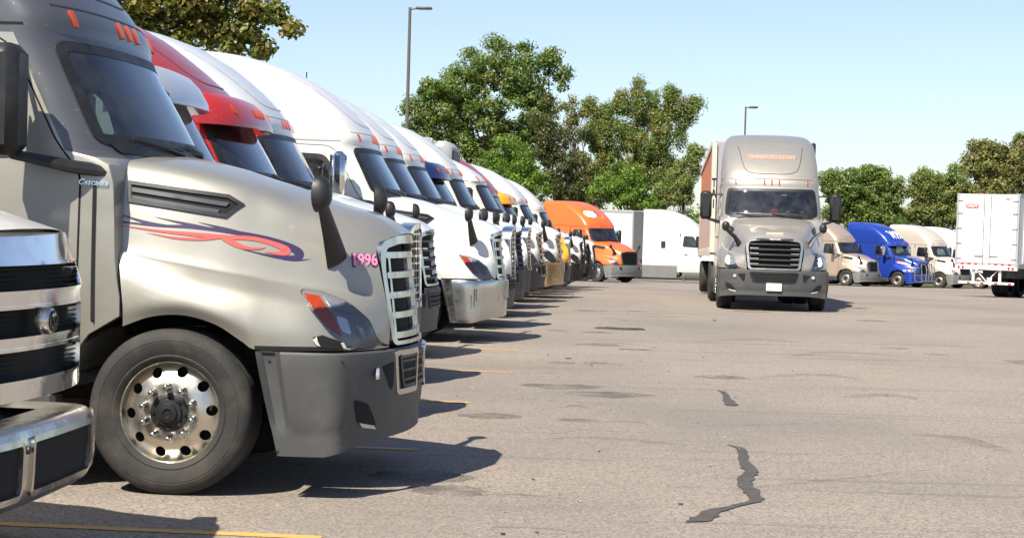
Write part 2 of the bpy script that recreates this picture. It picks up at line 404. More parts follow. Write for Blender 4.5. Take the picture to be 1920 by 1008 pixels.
# ------------------------------------------------------------------ shared wheel meshes
def wheel_meshes():
    W = {}
    Rr = .512; t = MB()
    prof = [(.300, -.015), (.318, .005), (.345, .016), (.352, .012), (.356, .014), (.40, .026), (.43, .027), (.434, .024), (.438, .027), (.462, .022), (.485, .008), (.497, -.006), (.506, -.022), (Rr, -.045)]
    for g in (-.095, -.145, -.195, -.245): prof += [(Rr, g + .006), (Rr - .014, g + .005), (Rr - .014, g - .005), (Rr, g - .006)]
    prof += [(Rr, -.275), (.49, -.30), (.43, -.315), (.35, -.305), (.30, -.28)]
    t.lathe(prof, 72); W['tyre'] = t.mesh('tyre', RUBBER, 30)
    r = MB()
    def rimmap(u, v):
        d = math.hypot(u, v)
        h = np.interp(d, [0, .115, .12, .185, .20, .235, .275, .290], [-.005, -.005, -.008, -.008, -.020, -.034, -.060, -.068])
        return Vector((u, float(h), v)), Vector((0, 1, 0))
    circ = lambda R_, n, cx=0, cy=0: [(cx + R_ * math.cos(2 * math.pi * i / n), cy + R_ * math.sin(2 * math.pi * i / n)) for i in range(n)]
    holes = [circ(.033, 14, .252 * math.cos(R(8 + 36 * i)), .252 * math.sin(R(8 + 36 * i))) for i in range(10)] + [circ(.108, 36)]
    plate(rimmap, circ(.289, 60), holes, 0, .012, .03, r)
    r.lathe([(.289, -.068), (.300, -.045), (.302, -.012), (.309, -.004), (.317, -.004), (.322, -.014), (.318, -.03)], 60)
    W['rim'] = r.mesh('rim', ALU, 30)
    b = MB(); b.lathe([(.31, -.075), (.20, -.14), (.0, -.14)], 40); b.lathe([(.300, -.28), (.12, -.2), (0, -.2)], 30); W['brake_drum'] = b.mesh('brake_drum', BLACK, 30)
    h = MB(); h.lathe([(.122, -.02), (.118, .004), (.10, .012), (.085, .014), (.08, .03), (.058, .034), (.055, .05), (.028, .054), (.024, .046), (0, .046)], 30)
    for i in range(8):
        a = R(45 * i + 12); h.lathe([(0, .024), (.011, .024), (.011, .012)], 8, 'y', (.097 * math.cos(a), 0, .097 * math.sin(a)))
    W['hub'] = h.mesh('hub', BPLAST, 35)
    n = MB(); n.lathe([(.024, -.008), (.023, .004), (.019, .008), (.018, .050), (.021, .054), (.020, .064), (.013, .074), (0, .078)], 12); W['lug_nut'] = n.mesh('lug_nut', CHROME2, 40)
    d = MB(); d.lathe([(.289, -.02), (.275, -.05), (.20, -.16), (.13, -.165), (.125, -.10), (.10, -.05), (.05, -.045), (0, -.045)], 40)
    d.lathe([(.289, -.02), (.302, -.010), (.317, -.006), (.32, -.03)], 40); W['deep_rim'] = d.mesh('deep_rim', ALU, 30)
    ws = MB(); ws.lathe([(.289, -.068), (.27, -.055), (.20, -.02), (.12, -.008), (.115, .004), (.06, .03), (0, .03)], 40); ws.lathe([(.289, -.068), (.302, -.012), (.317, -.004), (.32, -.03)], 40)
    W['white_rim'] = ws.mesh('white_rim', mat('white_wheel', (.6, .58, .53), .45, dirt=.5, dirtc=(.3, .24, .17)), 30)
    return W
WH = wheel_meshes()
def wheel(parent, x, side, y=1.2, nuts=True, kind='rim', z=.505):
    """side -1 = the truck's right"""
    o = bpy.data.objects.new('wheel', None); COL.objects.link(o); o.parent = parent; o.location = (x, side * y, z)
    o.rotation_euler = (0, R(random.uniform(0, 36)), 0 if side > 0 else math.pi)
    link('tyre', WH['tyre'], o)
    rm = link('rim', WH[kind], o)
    if kind == 'rim':
        link('brake_drum', WH['brake_drum'], o); link('hub', WH['hub'], o)
    elif kind == 'white_rim': pass
    if nuts and kind == 'rim':
        for i in range(10):
            a = R(26 + 36 * i); link('lug_nut', WH['lug_nut'], o, (.157 * math.cos(a), -.004, .157 * math.sin(a)))
    return o

# ------------------------------------------------------------------ truck
SIDES = ((-1, 'R'), (1, 'L'))
def hood_mb(nose='aero', mirror_n=1):
    # control lines from sill to crown; each is (x,y,z) from cowl to nose
    L = [
     [(-.30, 1.20, 1.02), (-.12, 1.215, 1.085), (.08, 1.22, 1.10), (.28, 1.22, 1.05), (.44, 1.215, .955), (.54, 1.21, .905), (.80, 1.15, .905), (.97, 1.0, .905), (1.07, .80, .905), (1.12, .60, .905)],
     [(-.30, 1.21, 1.14), (-.12, 1.235, 1.165), (.08, 1.245, 1.17), (.28, 1.24, 1.13), (.44, 1.225, 1.08), (.54, 1.21, 1.05), (.80, 1.13, 1.03), (.97, .98, 1.02), (1.07, .79, 1.02), (1.125, .61, 1.02)],
     [(-.33, 1.18, 1.33), (-.12, 1.20, 1.31), (.08, 1.20, 1.29), (.28, 1.18, 1.26), (.44, 1.16, 1.235), (.58, 1.13, 1.21), (.80, 1.05, 1.17), (.95, .92, 1.15), (1.05, .76, 1.14), (1.115, .63, 1.14)],
     [(-.355, 1.12, 1.47), (-.12, 1.12, 1.42), (.08, 1.11, 1.385), (.28, 1.08, 1.35), (.44, 1.05, 1.32), (.58, 1.01, 1.29), (.78, .94, 1.25), (.93, .84, 1.23), (1.03, .73, 1.21), (1.10, .635, 1.20)],
     [(-.36, 1.085, 1.49), (-.12, 1.08, 1.455), (.08, 1.06, 1.42), (.28, 1.03, 1.385), (.44, .99, 1.36), (.58, .95, 1.335), (.76, .88, 1.30), (.90, .80, 1.28), (1.01, .715, 1.26), (1.09, .64, 1.25)],
     [(-.38, 1.03, 1.75), (-.12, 1.01, 1.71), (.08, .985, 1.67), (.28, .95, 1.62), (.44, .91, 1.58), (.58, .87, 1.545), (.74, .82, 1.49), (.87, .76, 1.45), (.98, .70, 1.41), (1.06, .645, 1.38)],
     [(-.42, .94, 2.00), (-.20, .91, 1.97), (.06, .885, 1.925), (.28, .85, 1.87), (.44, .81, 1.81), (.58, .78, 1.76), (.73, .74, 1.69), (.85, .70, 1.63), (.95, .655, 1.57), (1.03, .61, 1.52)],
     [(-.40, .75, 2.065), (-.18, .73, 2.035), (.08, .71, 1.985), (.30, .68, 1.93), (.46, .65, 1.88), (.60, .62, 1.825), (.75, .59, 1.765), (.88, .56, 1.71), (.99, .52, 1.65), (1.08, .48, 1.59)],
     [(-.30, .40, 2.09), (-.10, .39, 2.06), (.12, .38, 2.01), (.32, .36, 1.955), (.50, .35, 1.90), (.65, .33, 1.85), (.82, .31, 1.79), (.96, .29, 1.745), (1.08, .27, 1.68), (1.17, .25, 1.62)],
     [(-.26, 0, 2.10), (-.06, 0, 2.07), (.16, 0, 2.02), (.34, 0, 1.965), (.52, 0, 1.915), (.68, 0, 1.86), (.86, 0, 1.795), (1.0, 0, 1.755), (1.12, 0, 1.69), (1.20, 0, 1.625)]]
    A = np.array(L)  # lines x stations x 3
    k = np.clip((A[:, :, 0] - .68) / .36, 0, 1); A[:, :, 0] += k * (.04 + .085 * np.clip(A[:, :, 1] / .45, 0, 1))
    if nose == 'classic':
        x = A[:, :, 0]; k = np.clip((x - .1) / 1.0, 0, 1)
        top = np.clip((A[:, :, 2] - 1.3) / .5, 0, 1)
        A[:, :, 1] *= 1 - .30 * k * np.clip((A[:, :, 2] - 1.0) / .35, 0, 1)
        A[:, :, 2] += (.03 * k - .075 * np.clip((x + .2) / .3, 0, 1)) * top
        A[:, :, 0] += .08 * k * np.where(A[:, :, 1] > .45, 1, .2)
    B = cr(A, 46); B = np.transpose(cr(np.transpose(B, (1, 0, 2)), 40), (1, 0, 2))  # v x u x 3
    nv, nu = B.shape[:2]; mb = MB(); vs = []
    full = np.concatenate([B * [1, -1, 1], B[::-1][1:]], 0); m = full.shape[0]
    mb.add(full.reshape(-1, 3).tolist(), [(i * nu + j, i * nu + j + 1, (i + 1) * nu + j + 1, (i + 1) * nu + j) for i in range(m - 1) for j in range(nu - 1)])
    return mb
HOODS = {k: hood_mb(k) for k in ('aero', 'classic')}
HB = {k: BVHTree.FromPolygons(m.v, m.f) for k, m in HOODS.items()}

ROOFS = {  # z, front x, corner x, half width
 'high': [(.62, -.66, -.70, 1.19), (.80, -.58, -.62, 1.20), (.95, -.50, -.54, 1.205), (1.05, -.30, -.33, 1.205), (1.4, -.33, -.36, 1.20), (1.9, -.36, -.39, 1.18), (2.03, -.345, -.46, 1.17), (2.075, -.275, -.77, 1.165), (2.40, -.44, -.90, 1.14), (2.78, -.65, -1.07, 1.11), (2.86, -.665, -1.05, 1.11), (3.0, -.75, -1.16, 1.10), (3.3, -1.03, -1.5, 1.095), (3.6, -1.43, -2.0, 1.08), (3.82, -1.85, -2.5, 1.05), (3.95, -2.25, -2.95, 1.00), (4.03, -2.6, -3.2, .90), (4.07, -2.95, -3.4, .70), (4.085, -3.2, -3.5, .01)],
 'low': [(.62, -.66, -.70, 1.19), (.80, -.58, -.62, 1.20), (.95, -.50, -.54, 1.205), (1.05, -.30, -.33, 1.205), (1.4, -.33, -.36, 1.20), (1.9, -.36, -.39, 1.18), (2.03, -.345, -.46, 1.17), (2.075, -.275, -.77, 1.165), (2.40, -.44, -.90, 1.14), (2.78, -.65, -1.07, 1.11), (2.85, -.70, -1.08, 1.09), (2.93, -.85, -1.2, 1.03), (3.0, -1.05, -1.35, .9), (3.04, -1.3, -1.5, .7), (3.06, -1.5, -1.7, .01)]}
ROOFS['high'] = [(z if z < 2.87 else 2.86 + (z - 2.86) * 1.07, a, b, c) for z, a, b, c in ROOFS['high']]
ROOFS['low'] = [(z if z < 2.8 else 2.78 + (z - 2.78) * 1.5, a, b, c) for z, a, b, c in ROOFS['low']]
ROOFS['mid'] = [(z if z < 2.87 else 2.86 + (z - 2.86) * .64, a, b, c) for z, a, b, c in ROOFS['high']]
ROOFS['tall_visor'] = [(z if z < 2.87 else 2.86 + (z - 2.86) * .95, a - .13 * min(1, max(0, (z - 2.86) / .3)), b - .13 * min(1, max(0, (z - 2.86) / .3)), c) for z, a, b, c in ROOFS['high']]
WS_POLY = [(-1.06, 2.125), (1.06, 2.125), (1.05, 2.40), (1.0, 2.77), (-1.0, 2.77), (-1.05, 2.40)]
def shell_mb(kind, xb):
    T = np.array(ROOFS[kind]); zs = np.unique(np.round(np.concatenate([np.arange(.62, 2.0, .115), np.arange(2.0, 2.86, .043), np.arange(2.86, T[-1, 0] - .2, .06), np.linspace(T[-1, 0] - .2, T[-1, 0], 10)]), 4))
    idx = np.interp(zs, T[:, 0], np.arange(len(T))); CR = cr(T, (len(T) - 1) * 40 + 1)
    C = np.array([CR[int(round(i * 40))] for i in idx]); C[:, 0] = zs
    mb = MB(); rows = []; ncap = 22
    for z, xf, xs, w_ in C:
        p = 2.35; row = []
        for j in range(ncap + 1):
            a = math.pi / 2 * j / ncap
            row.append((xs + (xf - xs) * abs(math.cos(a)) ** (2 / p), w_ * math.sin(a) ** (2 / p), z))
        n2 = int((xs - xb) / .062) if kind == 'x' else 52
        ss = np.linspace(0, 1, 40)[1:]
        for s_ in ss: row.append((xs + (xb - xs) * s_, w_, z))
        row.append((xb - .01, 0, z)); rows.append(row)
    n = len(rows[0]); m = len(rows)
    for sd in (-1, 1):
        mb.add([(x, y * sd, z) for row in rows for x, y, z in row], [(i * n + j, i * n + j + 1, (i + 1) * n + j + 1, (i + 1) * n + j) for i in range(m - 1) for j in range(n - 1)])
    return mb
SH = {}
def shell(kind, xb):
    k = (kind, xb)
    if k not in SH:
        m = shell_mb(*k); SH[k] = (m, BVHTree.FromPolygons(m.v, m.f))
    return SH[k]
WIN_SIDE = rpoly([(-1.82, 2.06), (-.98, 2.02), (-1.11, 2.50), (-1.22, 2.66), (-1.76, 2.68)], .10)
WIN_WS = rpoly(WS_POLY, .09)
DOOR = rpoly([(-1.95, .70), (-.585, .70), (-.585, 1.95), (-.74, 2.12), (-1.04, 2.70), (-1.17, 2.79), (-1.95, 2.81)], .08)

def seam(surf, pts, wd, mb, off=.0035, mi=0):
    plate(surf, ribbon(pts, [wd] * len(pts)), (), off, 0, .08, mb, mi)

T1M = Matrix.Translation((-.66 - 1.3 * math.cos(R(-5)), 11.85 - 1.3 * math.sin(R(-5)), 0)) @ Matrix.Rotation(R(-5), 4, 'Z')
def px1996(px, py, b=None, yl=-1.1):
    """where a feature read off the photo sits on the near truck, in its own (forward, up)"""
    d = cam.matrix_world.to_3x3() @ Vector(((px - 960) / FPX, -(py - 504) / FPX, -1)); inv = T1M.inverted(); o = inv @ EYE; d = (inv.to_3x3() @ d).normalized()
    h, n, i, _ = (b or HB['aero']).ray_cast(o, d)
    if h is None or h.y > 0: h = o + d * ((yl - o.y) / d.y)
    return (h.x, h.z)

def truck(name, loc, rz, label, group, body, roof=None, kind='high', sleeper=True, nose='aero', grille='dark', bumper=GPLAST,
          visor=None, det=1, door_mirror=BPLAST, hood_mirror=True, skirt=GPLAST, guard=None, lit=False, pitch=0, windows=True, rim='rim', rear=True, xb=None, skirt_top=.64, vlights=True):
    r = root(name, loc, rz, label, 'truck', group, pitch); roof = roof or body
    xb = xb if xb is not None else (-4.3 if kind == 'tall_visor' else -4.1 if kind in ('high', 'mid') else -3.2 if sleeper else -1.95)
    shm, shb = shell(kind, xb); hb = HB[nose]; st = .05 if det > 1 else .08 if det else .13
    SR, SL, SF, ST = Surf(shb, 'R'), Surf(shb, 'L'), Surf(shb, 'F'), Surf(shb, 'T')
    HR, HL, HF, HT = Surf(hb, 'R'), Surf(hb, 'L'), Surf(hb, 'F'), Surf(hb, 'T')
    # cab shell with real window openings
    m = MB(); m.v = shm.v; ff = []
    for f in shm.f:
        ps = [shm.v[i] for i in f]
        if all(p[0] < -.7 and pip(p[0], p[2], WIN_SIDE) and abs(p[1]) > 1 for p in ps): continue
        if all(p[0] > -1.3 and pip(p[1], p[2], WIN_WS) for p in ps): continue
        ff.append(f)
    m.f = ff; m.mi = [0] * len(ff)
    me_ = m.mesh('cab', [body, roof], 28)
    if roof is not body:
        import bmesh
        bm = bmesh.new(); bm.from_mesh(me_)
        cuts = [(Vector((0, 0, 2.80)), Vector((0, 0, 1)))] + ([(Vector((-.70, 0, 2.08)), Vector((1, 0, .5)).normalized())] if roof is P_ROOFGREY else [])
        for co, no in cuts: bmesh.ops.bisect_plane(bm, geom=bm.verts[:] + bm.edges[:] + bm.faces[:], plane_co=co, plane_no=no)
        for f in bm.faces:
            c_ = f.calc_center_median(); f.material_index = 1 if c_.z > 2.80 or (roof is P_ROOFGREY and c_.z > 2.06 and (c_ - cuts[1][0]).dot(cuts[1][1]) > 0) else 0
        bm.to_mesh(me_); bm.free(); me_.set_sharp_from_angle(angle=R(28))
    cab = link('cab', me_, r)
    # doors: raised shut line, handle, window
    for sd, pl in SIDES:
        sf = Surf(shb, pl)
        d = plate(sf, DOOR, [inset(DOOR, .011)], .002, 0, .10); d.obj('door_seal', BLACK, r, 0)
        dp = plate(sf, inset(DOOR, .011), [WIN_SIDE], .007, .006, .11).obj('door', body, r, 25)
        h = MB(); c, n = sf(-1.62, 1.62); h.box(c + n * .02, (.20, .03, .035), bev=.01); h.obj('handle', BPLAST, dp)
        plate(sf, WIN_SIDE, [inset(WIN_SIDE, .075)], .011, 0, .10).obj('window_seal', BPLAST, r, 25)
        plate(sf, inset(WIN_SIDE, .02), (), .006, 0, .12).obj('side_window', GLASS, r, 30)
        if sleeper and kind != 'low':
            sw = rpoly([(-3.05, 1.95), (-2.80, 1.95), (-2.80, 2.35), (-3.05, 2.35)], .06)
            if det: plate(sf, sw, (), .005, 0, .1).obj('sleeper_window', BPLAST, r, 30)
            # roof fairing crease and cab / sleeper joints
            s_ = MB(); seam(sf, [(-2.05, .68), (-2.05, 1.8), (-2.05, 2.85)], .014, s_)
            seam(sf, [(-1.0, 2.855), (-1.4, 2.86), (-2.6, 2.88), (-4.0, 2.88)], .016, s_)
            s_.obj('panel_joint', JOINT if body in (P_WHITE, P_WHITE2) or 'cool' in body.name else BLACK, r, 0)
    wsd = plate(SF, WIN_WS, [inset(WIN_WS, .065)], .008, 0, .08).obj('windshield_seal', BPLAST, r, 30)
    plate(SF, inset(WIN_WS, .01), (), .004, 0, .10).obj('windshield', GLASS, r, 40)
    # interior
    i_ = MB(); i_.box((-1.25, 0, 1.42), (1.4, 2.2, .06)); i_.box((-1.97, 0, 2.1), (.05, 2.24, 1.4)); i_.obj('cab_floor', CLOTH, r)
    if det:
        i_ = MB(); i_.box((-1.45, 0, 2.80), (1.0, 1.8, .03)); i_.obj('headliner', CREAM, r)
        i_ = MB(); i_.box((-.68, 0, 1.92), (.40, 2.0, .34), bev=.06); i_.obj('dashboard', BPLAST, r)
        for y in (-.55, .55):
            i_ = MB(); i_.box((-1.50, y, 1.68), (.5, .5, .16), bev=.05); i_.box((-1.74, y, 2.06), (.14, .48, .72), Matrix.Rotation(R(8), 3, 'Y'), bev=.05); i_.box((-1.76, y, 2.50), (.1, .28, .18), bev=.04); i_.obj('seat', CLOTH, r)
        i_ = MB(); a = [2 * math.pi * k / 20 for k in range(21)]
        i_.tube([(-1.0 + .10 * math.sin(q), .55 + .22 * math.cos(q), 2.08 + .19 * math.sin(q)) for q in a], .014, 6, cap=False); i_.tube([(-1.0, .55, 2.08), (-.8, .55, 1.95)], .03); i_.obj('steering_wheel', BPLAST, r)
    # wipers and cowl strip
    cw = plate(SF, [(-.93, 2.075), (.93, 2.075), (.98, 2.13), (-.98, 2.13)], (), .012, .01, .08); cw.obj('cowl_panel', BPLAST, r, 30)
    if det:
        for y0, y1 in ((-.05, -.80), (.70, .0)):
            wp = MB(); a, n = SF(y0, 2.10); b, n2 = SF(y1, 2.17); c2, n3 = SF((y0 + y1) / 2, 2.12)
            wp.tube([a + n * .02, c2 + n3 * .05, b + n2 * .03], [.014, .011, .007], 6)
            q = [SF(y1 + (y0 - y1) * t_, 2.165 - .04 * t_) for t_ in (0, .25, .5, .75, 1)]; wp.tube([h_ + n_ * .028 for h_, n_ in q], .009, 5); wp.obj('wiper', BPLAST, r)
    # hood
    hm = MB(); hm.v = HOODS[nose].v; hm.f = HOODS[nose].f; hm.mi = [0] * len(hm.f)
    hood = hm.obj('hood', body, r, 26)
    # firewall between hood and cab, wheel arch liners
    fw = MB(); fw.box((-.33, 0, 1.42), (.08, 1.86, .94)); fw.box((.2, 0, 1.25), (1.4, 1.2, .5)); fw.obj('engine_bay', BLACK, r)
    for sd in (-1, 1):
        ar = MB(); pr = [(-.70, .62), (-.64, .78), (-.52, .94), (-.32, 1.03), (-.12, 1.075), (.08, 1.09), (.28, 1.04), (.44, .945), (.535, .89), (.585, .72), (.64, .45), (.655, .30)]
        P = cr(pr, 30); n = len(P); ar.add([(x, sd * 1.195, z) for x, z in P] + [(x, sd * .72, z + .01) for x, z in P] , [(i, i + 1, n + i + 1, n + i) for i in range(n - 1)]); ar.obj('wheel_arch_liner', BLACK, r, 0, False)
    # hood/cab gap
    for sd, pl in SIDES:
        hs = Surf(hb, pl)
        if nose == 'aero':
            V = [px1996(*p) for p in ((240, 339), (430, 366), (459, 384), (424, 409), (240, 379))]
            VI = inset(V, .022)
            plate(hs, V, [VI], .012, .012, .07).obj('vent_frame', BPLAST, r, 30)
            plate(hs, inset(V, .015), (), .002, 0, .07).obj('vent_opening', BLACK, r, 0)
            if det:
                for t_ in (0,) if det < 2 else (0, 1):
                    B_ = [px1996(*p) for p in (((248, 352), (430, 381), (424, 388), (248, 360)) if t_ == 0 else ((248, 367), (412, 394), (408, 400), (248, 373)))]
                    plate(hs, B_, (), .012, .008, .08).obj('vent_blade', mat('satin_blade', (.10, .10, .105), .3, .5), r, 30)
        # headlight
        H = [px1996(*p) for p in ((560, 543), (600, 548), (650, 566), (690, 600), (708, 640), (712, 662), (660, 652), (615, 622), (585, 585))]
        if nose == 'classic': H = [(.62, 1.28), (.80, 1.26), (.98, 1.18), (1.02, 1.02), (.9, .98), (.70, 1.03)]
        H = rpoly(H, .03, 2)
        hl = plate(hs, H, (), .004, 0, .05).obj('headlight', CLEARL, r, 30)
        am = [px1996(*p) for p in ((570, 551), (598, 556), (625, 592), (640, 630), (612, 612), (588, 582))] if nose == 'aero' else [(.64, 1.25), (.72, 1.25), (.76, 1.04), (.70, 1.06)]
        plate(hs, am, (), .010, .005, .05).obj('turn_signal', REFL if lit or grille == 'dark' else AMBER, hl, 30)
        if nose == 'aero':
            rf = [px1996(*p) for p in ((605, 556), (648, 572), (655, 590), (622, 580))]
            plate(hs, rf, (), .010, .005, .05).obj('daylight_strip', REFL, hl, 30)
            for q in (((628, 592), (650, 598), (658, 628), (640, 622)), ((664, 606), (680, 616), (686, 640), (672, 634))):
                plate(hs, rpoly([px1996(*p) for p in q], .02, 2), (), .009, .004, .05).obj('lamp_bowl', LIT if lit and q[0][0] == 628 else REFL if det > 1 else CLEARL, hl, 30)
        else:
            plate(hs, rpoly([(.80, 1.20), (.93, 1.17), (.93, 1.04), (.80, 1.06)], .03, 2), (), .009, .004, .05).obj('lamp_bowl', REFL, hl, 30)
        if lit:
            plate(hs, rpoly([px1996(*p) for p in ((590, 565), (618, 570), (640, 600), (640, 622), (612, 606))], .02, 2), (), .012, .006, .05).obj('lit_lamp', LIT, hl, 30)
        plate(hs, H, (), .016, .014, .06).obj('headlight_lens', LENS, hl, 30)
    # bumper
    plan = [(.53, 1.218), (.72, 1.22), (.98, 1.185), (1.09, 1.06), (1.18, .88), (1.245, .70), (1.29, .48), (1.325, .25), (1.335, 0)]
    px = lambda x_, y_: px1996(x_, y_, bb)
    P = cr(plan, 40); prof = [(.895, -.03, 0), (.885, .015, 0), (.74, .022, 0), (.60, .02, 0), (.46, .012, 0), (.36, -.01, 0), (.27, -.05, 0), (.25, -.09, 0)]
    if bumper is CHROME2 or bumper is BRONZE: prof = [(.895, -.03, 0), (.885, .02, 0), (.6, .022, 0), (.31, .018, 0), (.29, 0, 0), (.29, -.05, 0)]
    bm_ = MB(); rows = []
    for z, o_, _ in cr([(a, b, 0) for a, b, c in prof], 22):
        row = []
        for i, (x, y) in enumerate(P):
            a = P[max(i - 1, 0)]; b = P[min(i + 1, len(P) - 1)]; d = Vector((b[0] - a[0], b[1] - a[1])).normalized(); nx, ny = -d.y, d.x
            if nx < 0: nx, ny = -nx, -ny
            if i == 0: nx, ny = 0, 1
            t_ = min(1, max(0, (x - .9) / .35)); lift = (.02 + .07 * t_) * max(0, (.6 - z) / .35)
            back = .10 * max(0, (.5 - z) / .25) * (1 - t_) * (1 if x < .6 else 0)
            o_ = o_ if o_ > 0 else o_ * min(1, max(0, (x - .75) / .35)); row.append((x + nx * o_ + .15 * (.895 - z) / .65 * max(0, 1 - i / 14), y + ny * o_, z + lift))
        rows.append(row)
    rows = [[(x, -y, z) for x, y, z in row] + [(x, y, z) for x, y, z in row[::-1][1:]] for row in rows]
    n = len(rows[0]); bm_.add([p for row in rows for p in row], [(i * n + j, i * n + j + 1, (i + 1) * n + j + 1, (i + 1) * n + j) for i in range(len(rows) - 1) for j in range(n - 1)])
    bb = BVHTree.FromPolygons(bm_.v, bm_.f); BR, BL, BF = Surf(bb, 'R'), Surf(bb, 'L'), Surf(bb, 'F')
    bump_o = bm_.obj('bumper', bumper, r, 30)
    for sd, pl in SIDES:
        tr = MB(); seam(Surf(hb, pl), [(.52, .915), (.75, .915), (.95, .915), (1.10, .915), (1.17, .915)], .03, tr, .002)
        tr.obj('bumper_gap', BLACK, r, 0)
    if bumper is GPLAST or bumper is LPLAST or bumper is BPLAST:
        for sd in (-1, 1):
            fo = rpoly([(sd * .63, .82), (sd * .80, .80), (sd * .68, .64), (sd * .64, .66)], .02)
            plate(BF, fo, (), .004, 0, .06).obj('fog_lamp_recess', BLACK, bump_o, 0)
            c_, n_ = BF(sd * .86, .755); f = MB(); f.lathe([(0, .02), (.035, .018), (.04, 0)], 14, 'x'); q = f.obj('fog_lamp', REFL, bump_o); q.location = c_ + n_ * .004
    if bumper is GPLAST and det:
        lo = rpoly([(-.47, .63), (.47, .63), (.55, .86), (-.55, .86)], .05)
        plate(BF, lo, [inset(lo, .03)], .014, .012, .08).obj('lower_grille_frame', BPLAST, r, 30)
        plate(BF, inset(lo, .02), (), .003, 0, .1).obj('lower_grille_mesh', BLACK, r, 0)
        for z in (.69, .75, .81):
            plate(BF, [(-.48, z - .008), (.48, z - .008), (.48, z + .008), (-.48, z + .008)], (), .010, .006, .1).obj('lower_grille_bar', BPLAST, r, 30)
        for sd, pl in SIDES:
            if det > 1:
                bs = Surf(bb, pl); v = rpoly([px(*p) for p in ((663, 748), (690, 756), (702, 785), (704, 803), (678, 800), (668, 790))], .02)
                plate(bs, v, (), .003, 0, .04).obj('tow_opening', BLACK, bump_o, 0); plate(bs, [px(*p) for p in ((672, 792), (700, 797), (704, 804), (678, 801))], (), .006, 0, .04).obj('tow_lip', BROKEN, bump_o, 0)
    # grille
    if nose == 'aero':
        gx = lambda y, z: 1.265 - .085 * (abs(y) / .6) ** 2.4 + .06 * (1.15 - z) / .5
        gs = lambda y, z: (Vector((gx(y, z), y, z)), Vector((1, .35 * y / .6, 0)).normalized())
        out = rpoly([(-.56, .915), (.56, .915), (.62, 1.45), (.585, 1.57), (.35, 1.61), (0, 1.62), (-.35, 1.61), (-.585, 1.57), (-.62, 1.45)], .07)
        fr = CHROME2 if grille == 'slats' else ALU if grille == 'dark' else GPLAST
        inn = rpoly([(-.51, .94), (.51, .94), (.565, 1.40), (.535, 1.53), (.3, 1.56), (-.3, 1.56), (-.535, 1.53), (-.565, 1.40)], .05)
        plate(gs, out, [inn], .05, .06, .06).obj('grille_surround', fr, r, 30)
        plate(gs, out, (), -.03, 0, .1).obj('grille_core', BLACK, r, 0)
        if grille == 'slats':
            for k_ in range(5):
                z = .955 + .128 * k_
                plate(gs, rpoly([(-.53, z), (.53, z), (.53, z + .040), (-.53, z + .040)], .01, 1), (), .040, .06, .08).obj('grille_bar', CHROME2, r, 30)
            for y in (-.47, .47): plate(gs, [(y - .016, .95), (y + .016, .95), (y + .016, 1.50), (y - .016, 1.50)], (), .034, .03, .1).obj('grille_post', CHROME2, r, 30)
            # chrome strip going down over the bumper
            for sd in (-1, 1):
                c = MB(); F2 = lambda y, z: (Vector((gx(y, .9) + .05, y, z)), Vector((1, .35 * y / .6, 0)).normalized())
                o2 = rpoly([(sd * .60, .885), (sd * .14, .885), (sd * .16, .60), (sd * .56, .60)], .04)
                plate(F2, o2, [inset(o2, .035)], .03, .05, .06).obj('bumper_grille_frame', CHROME2, bump_o, 30)
                plate(F2, inset(o2, .02), (), .012, 0, .1).obj('bumper_grille_mesh', BPLAST, bump_o, 0)
        else:
            for k_ in range(5):
                z = 1.0 + .115 * k_
                plate(gs, rpoly([(-.53, z), (.53, z), (.53, z + .03), (-.53, z + .03)], .01, 1), (), .035, .05, .08).obj('grille_bar', STEEL if grille == 'dark' else BPLAST, r, 30)
            if grille == 'dark' and det:
                for sd in (-1, 1):
                    for k_ in range(4):
                        z = 1.03 + .115 * k_
                        plate(gs, [(sd * .53, z), (sd * .36, z), (sd * .34, z + .018), (sd * .53, z + .022)], (), .045, .02, .06).obj('grille_fin', ALU, r, 30)
                plate(gs, rpoly([(-.40, 1.565), (.40, 1.565), (.38, 1.60), (-.38, 1.60)], .01), (), .056, .01, .1).obj('name_bar', BPLAST, r, 30)
                lettering(gs, 'FREIGHTLINER', .036, (0, 1.583), 0, 1, .060, bold=.0008).obj('maker_lettering', DWHITE, r, 0)
            for z_ in [.955 + .03 * k for k in range(20)] if det else []:
                pass
    else:
        gx = lambda y, z: 1.30 - .05 * (abs(y) / .42) ** 2 + .03 * (1.2 - z)
        gs = lambda y, z: (Vector((gx(y, z), y, z)), Vector((1, .2 * y / .4, 0)).normalized())
        out = rpoly([(-.43, .80), (.43, .80), (.46, 1.45), (.36, 1.66), (0, 1.71), (-.36, 1.66), (-.46, 1.45)], .10)
        inn = inset(out, .06)
        fr = {'grid': CHROME, 'chrome': CHROME, 'darkgrid': BPLAST}[grille]
        plate(gs, out, [inn], .06, .17, .06).obj('grille_surround', fr, r, 30)
        plate(gs, out, (), -.02, 0, .1).obj('grille_core', BLACK, r, 0)
        for k_ in range(10):
            z = .87 + .078 * k_; hw = .40 if z < 1.5 else .34
            plate(gs, [(-hw, z), (hw, z), (hw, z + .022), (-hw, z + .022)], (), .045, .04, .1).obj('grille_bar', fr, r, 30)
        for k_ in range(7):
            y = -.33 + .11 * k_; plate(gs, [(y - .010, .84), (y + .010, .84), (y + .010, 1.64), (y - .010, 1.64)], (), .040, .03, .12).obj('grille_post', fr, r, 30)
    # marker lights
    for y in (-.82, -.17, 0, .17, .82):
        if visor is None:
            plate(SF, rpoly([(y - .015, 2.86), (y + .015, 2.86), (y + .018, 2.965), (y - .018, 2.965)], .012, 2), (), .018, .018, .04).obj('marker_light', AMBER, r, 30)
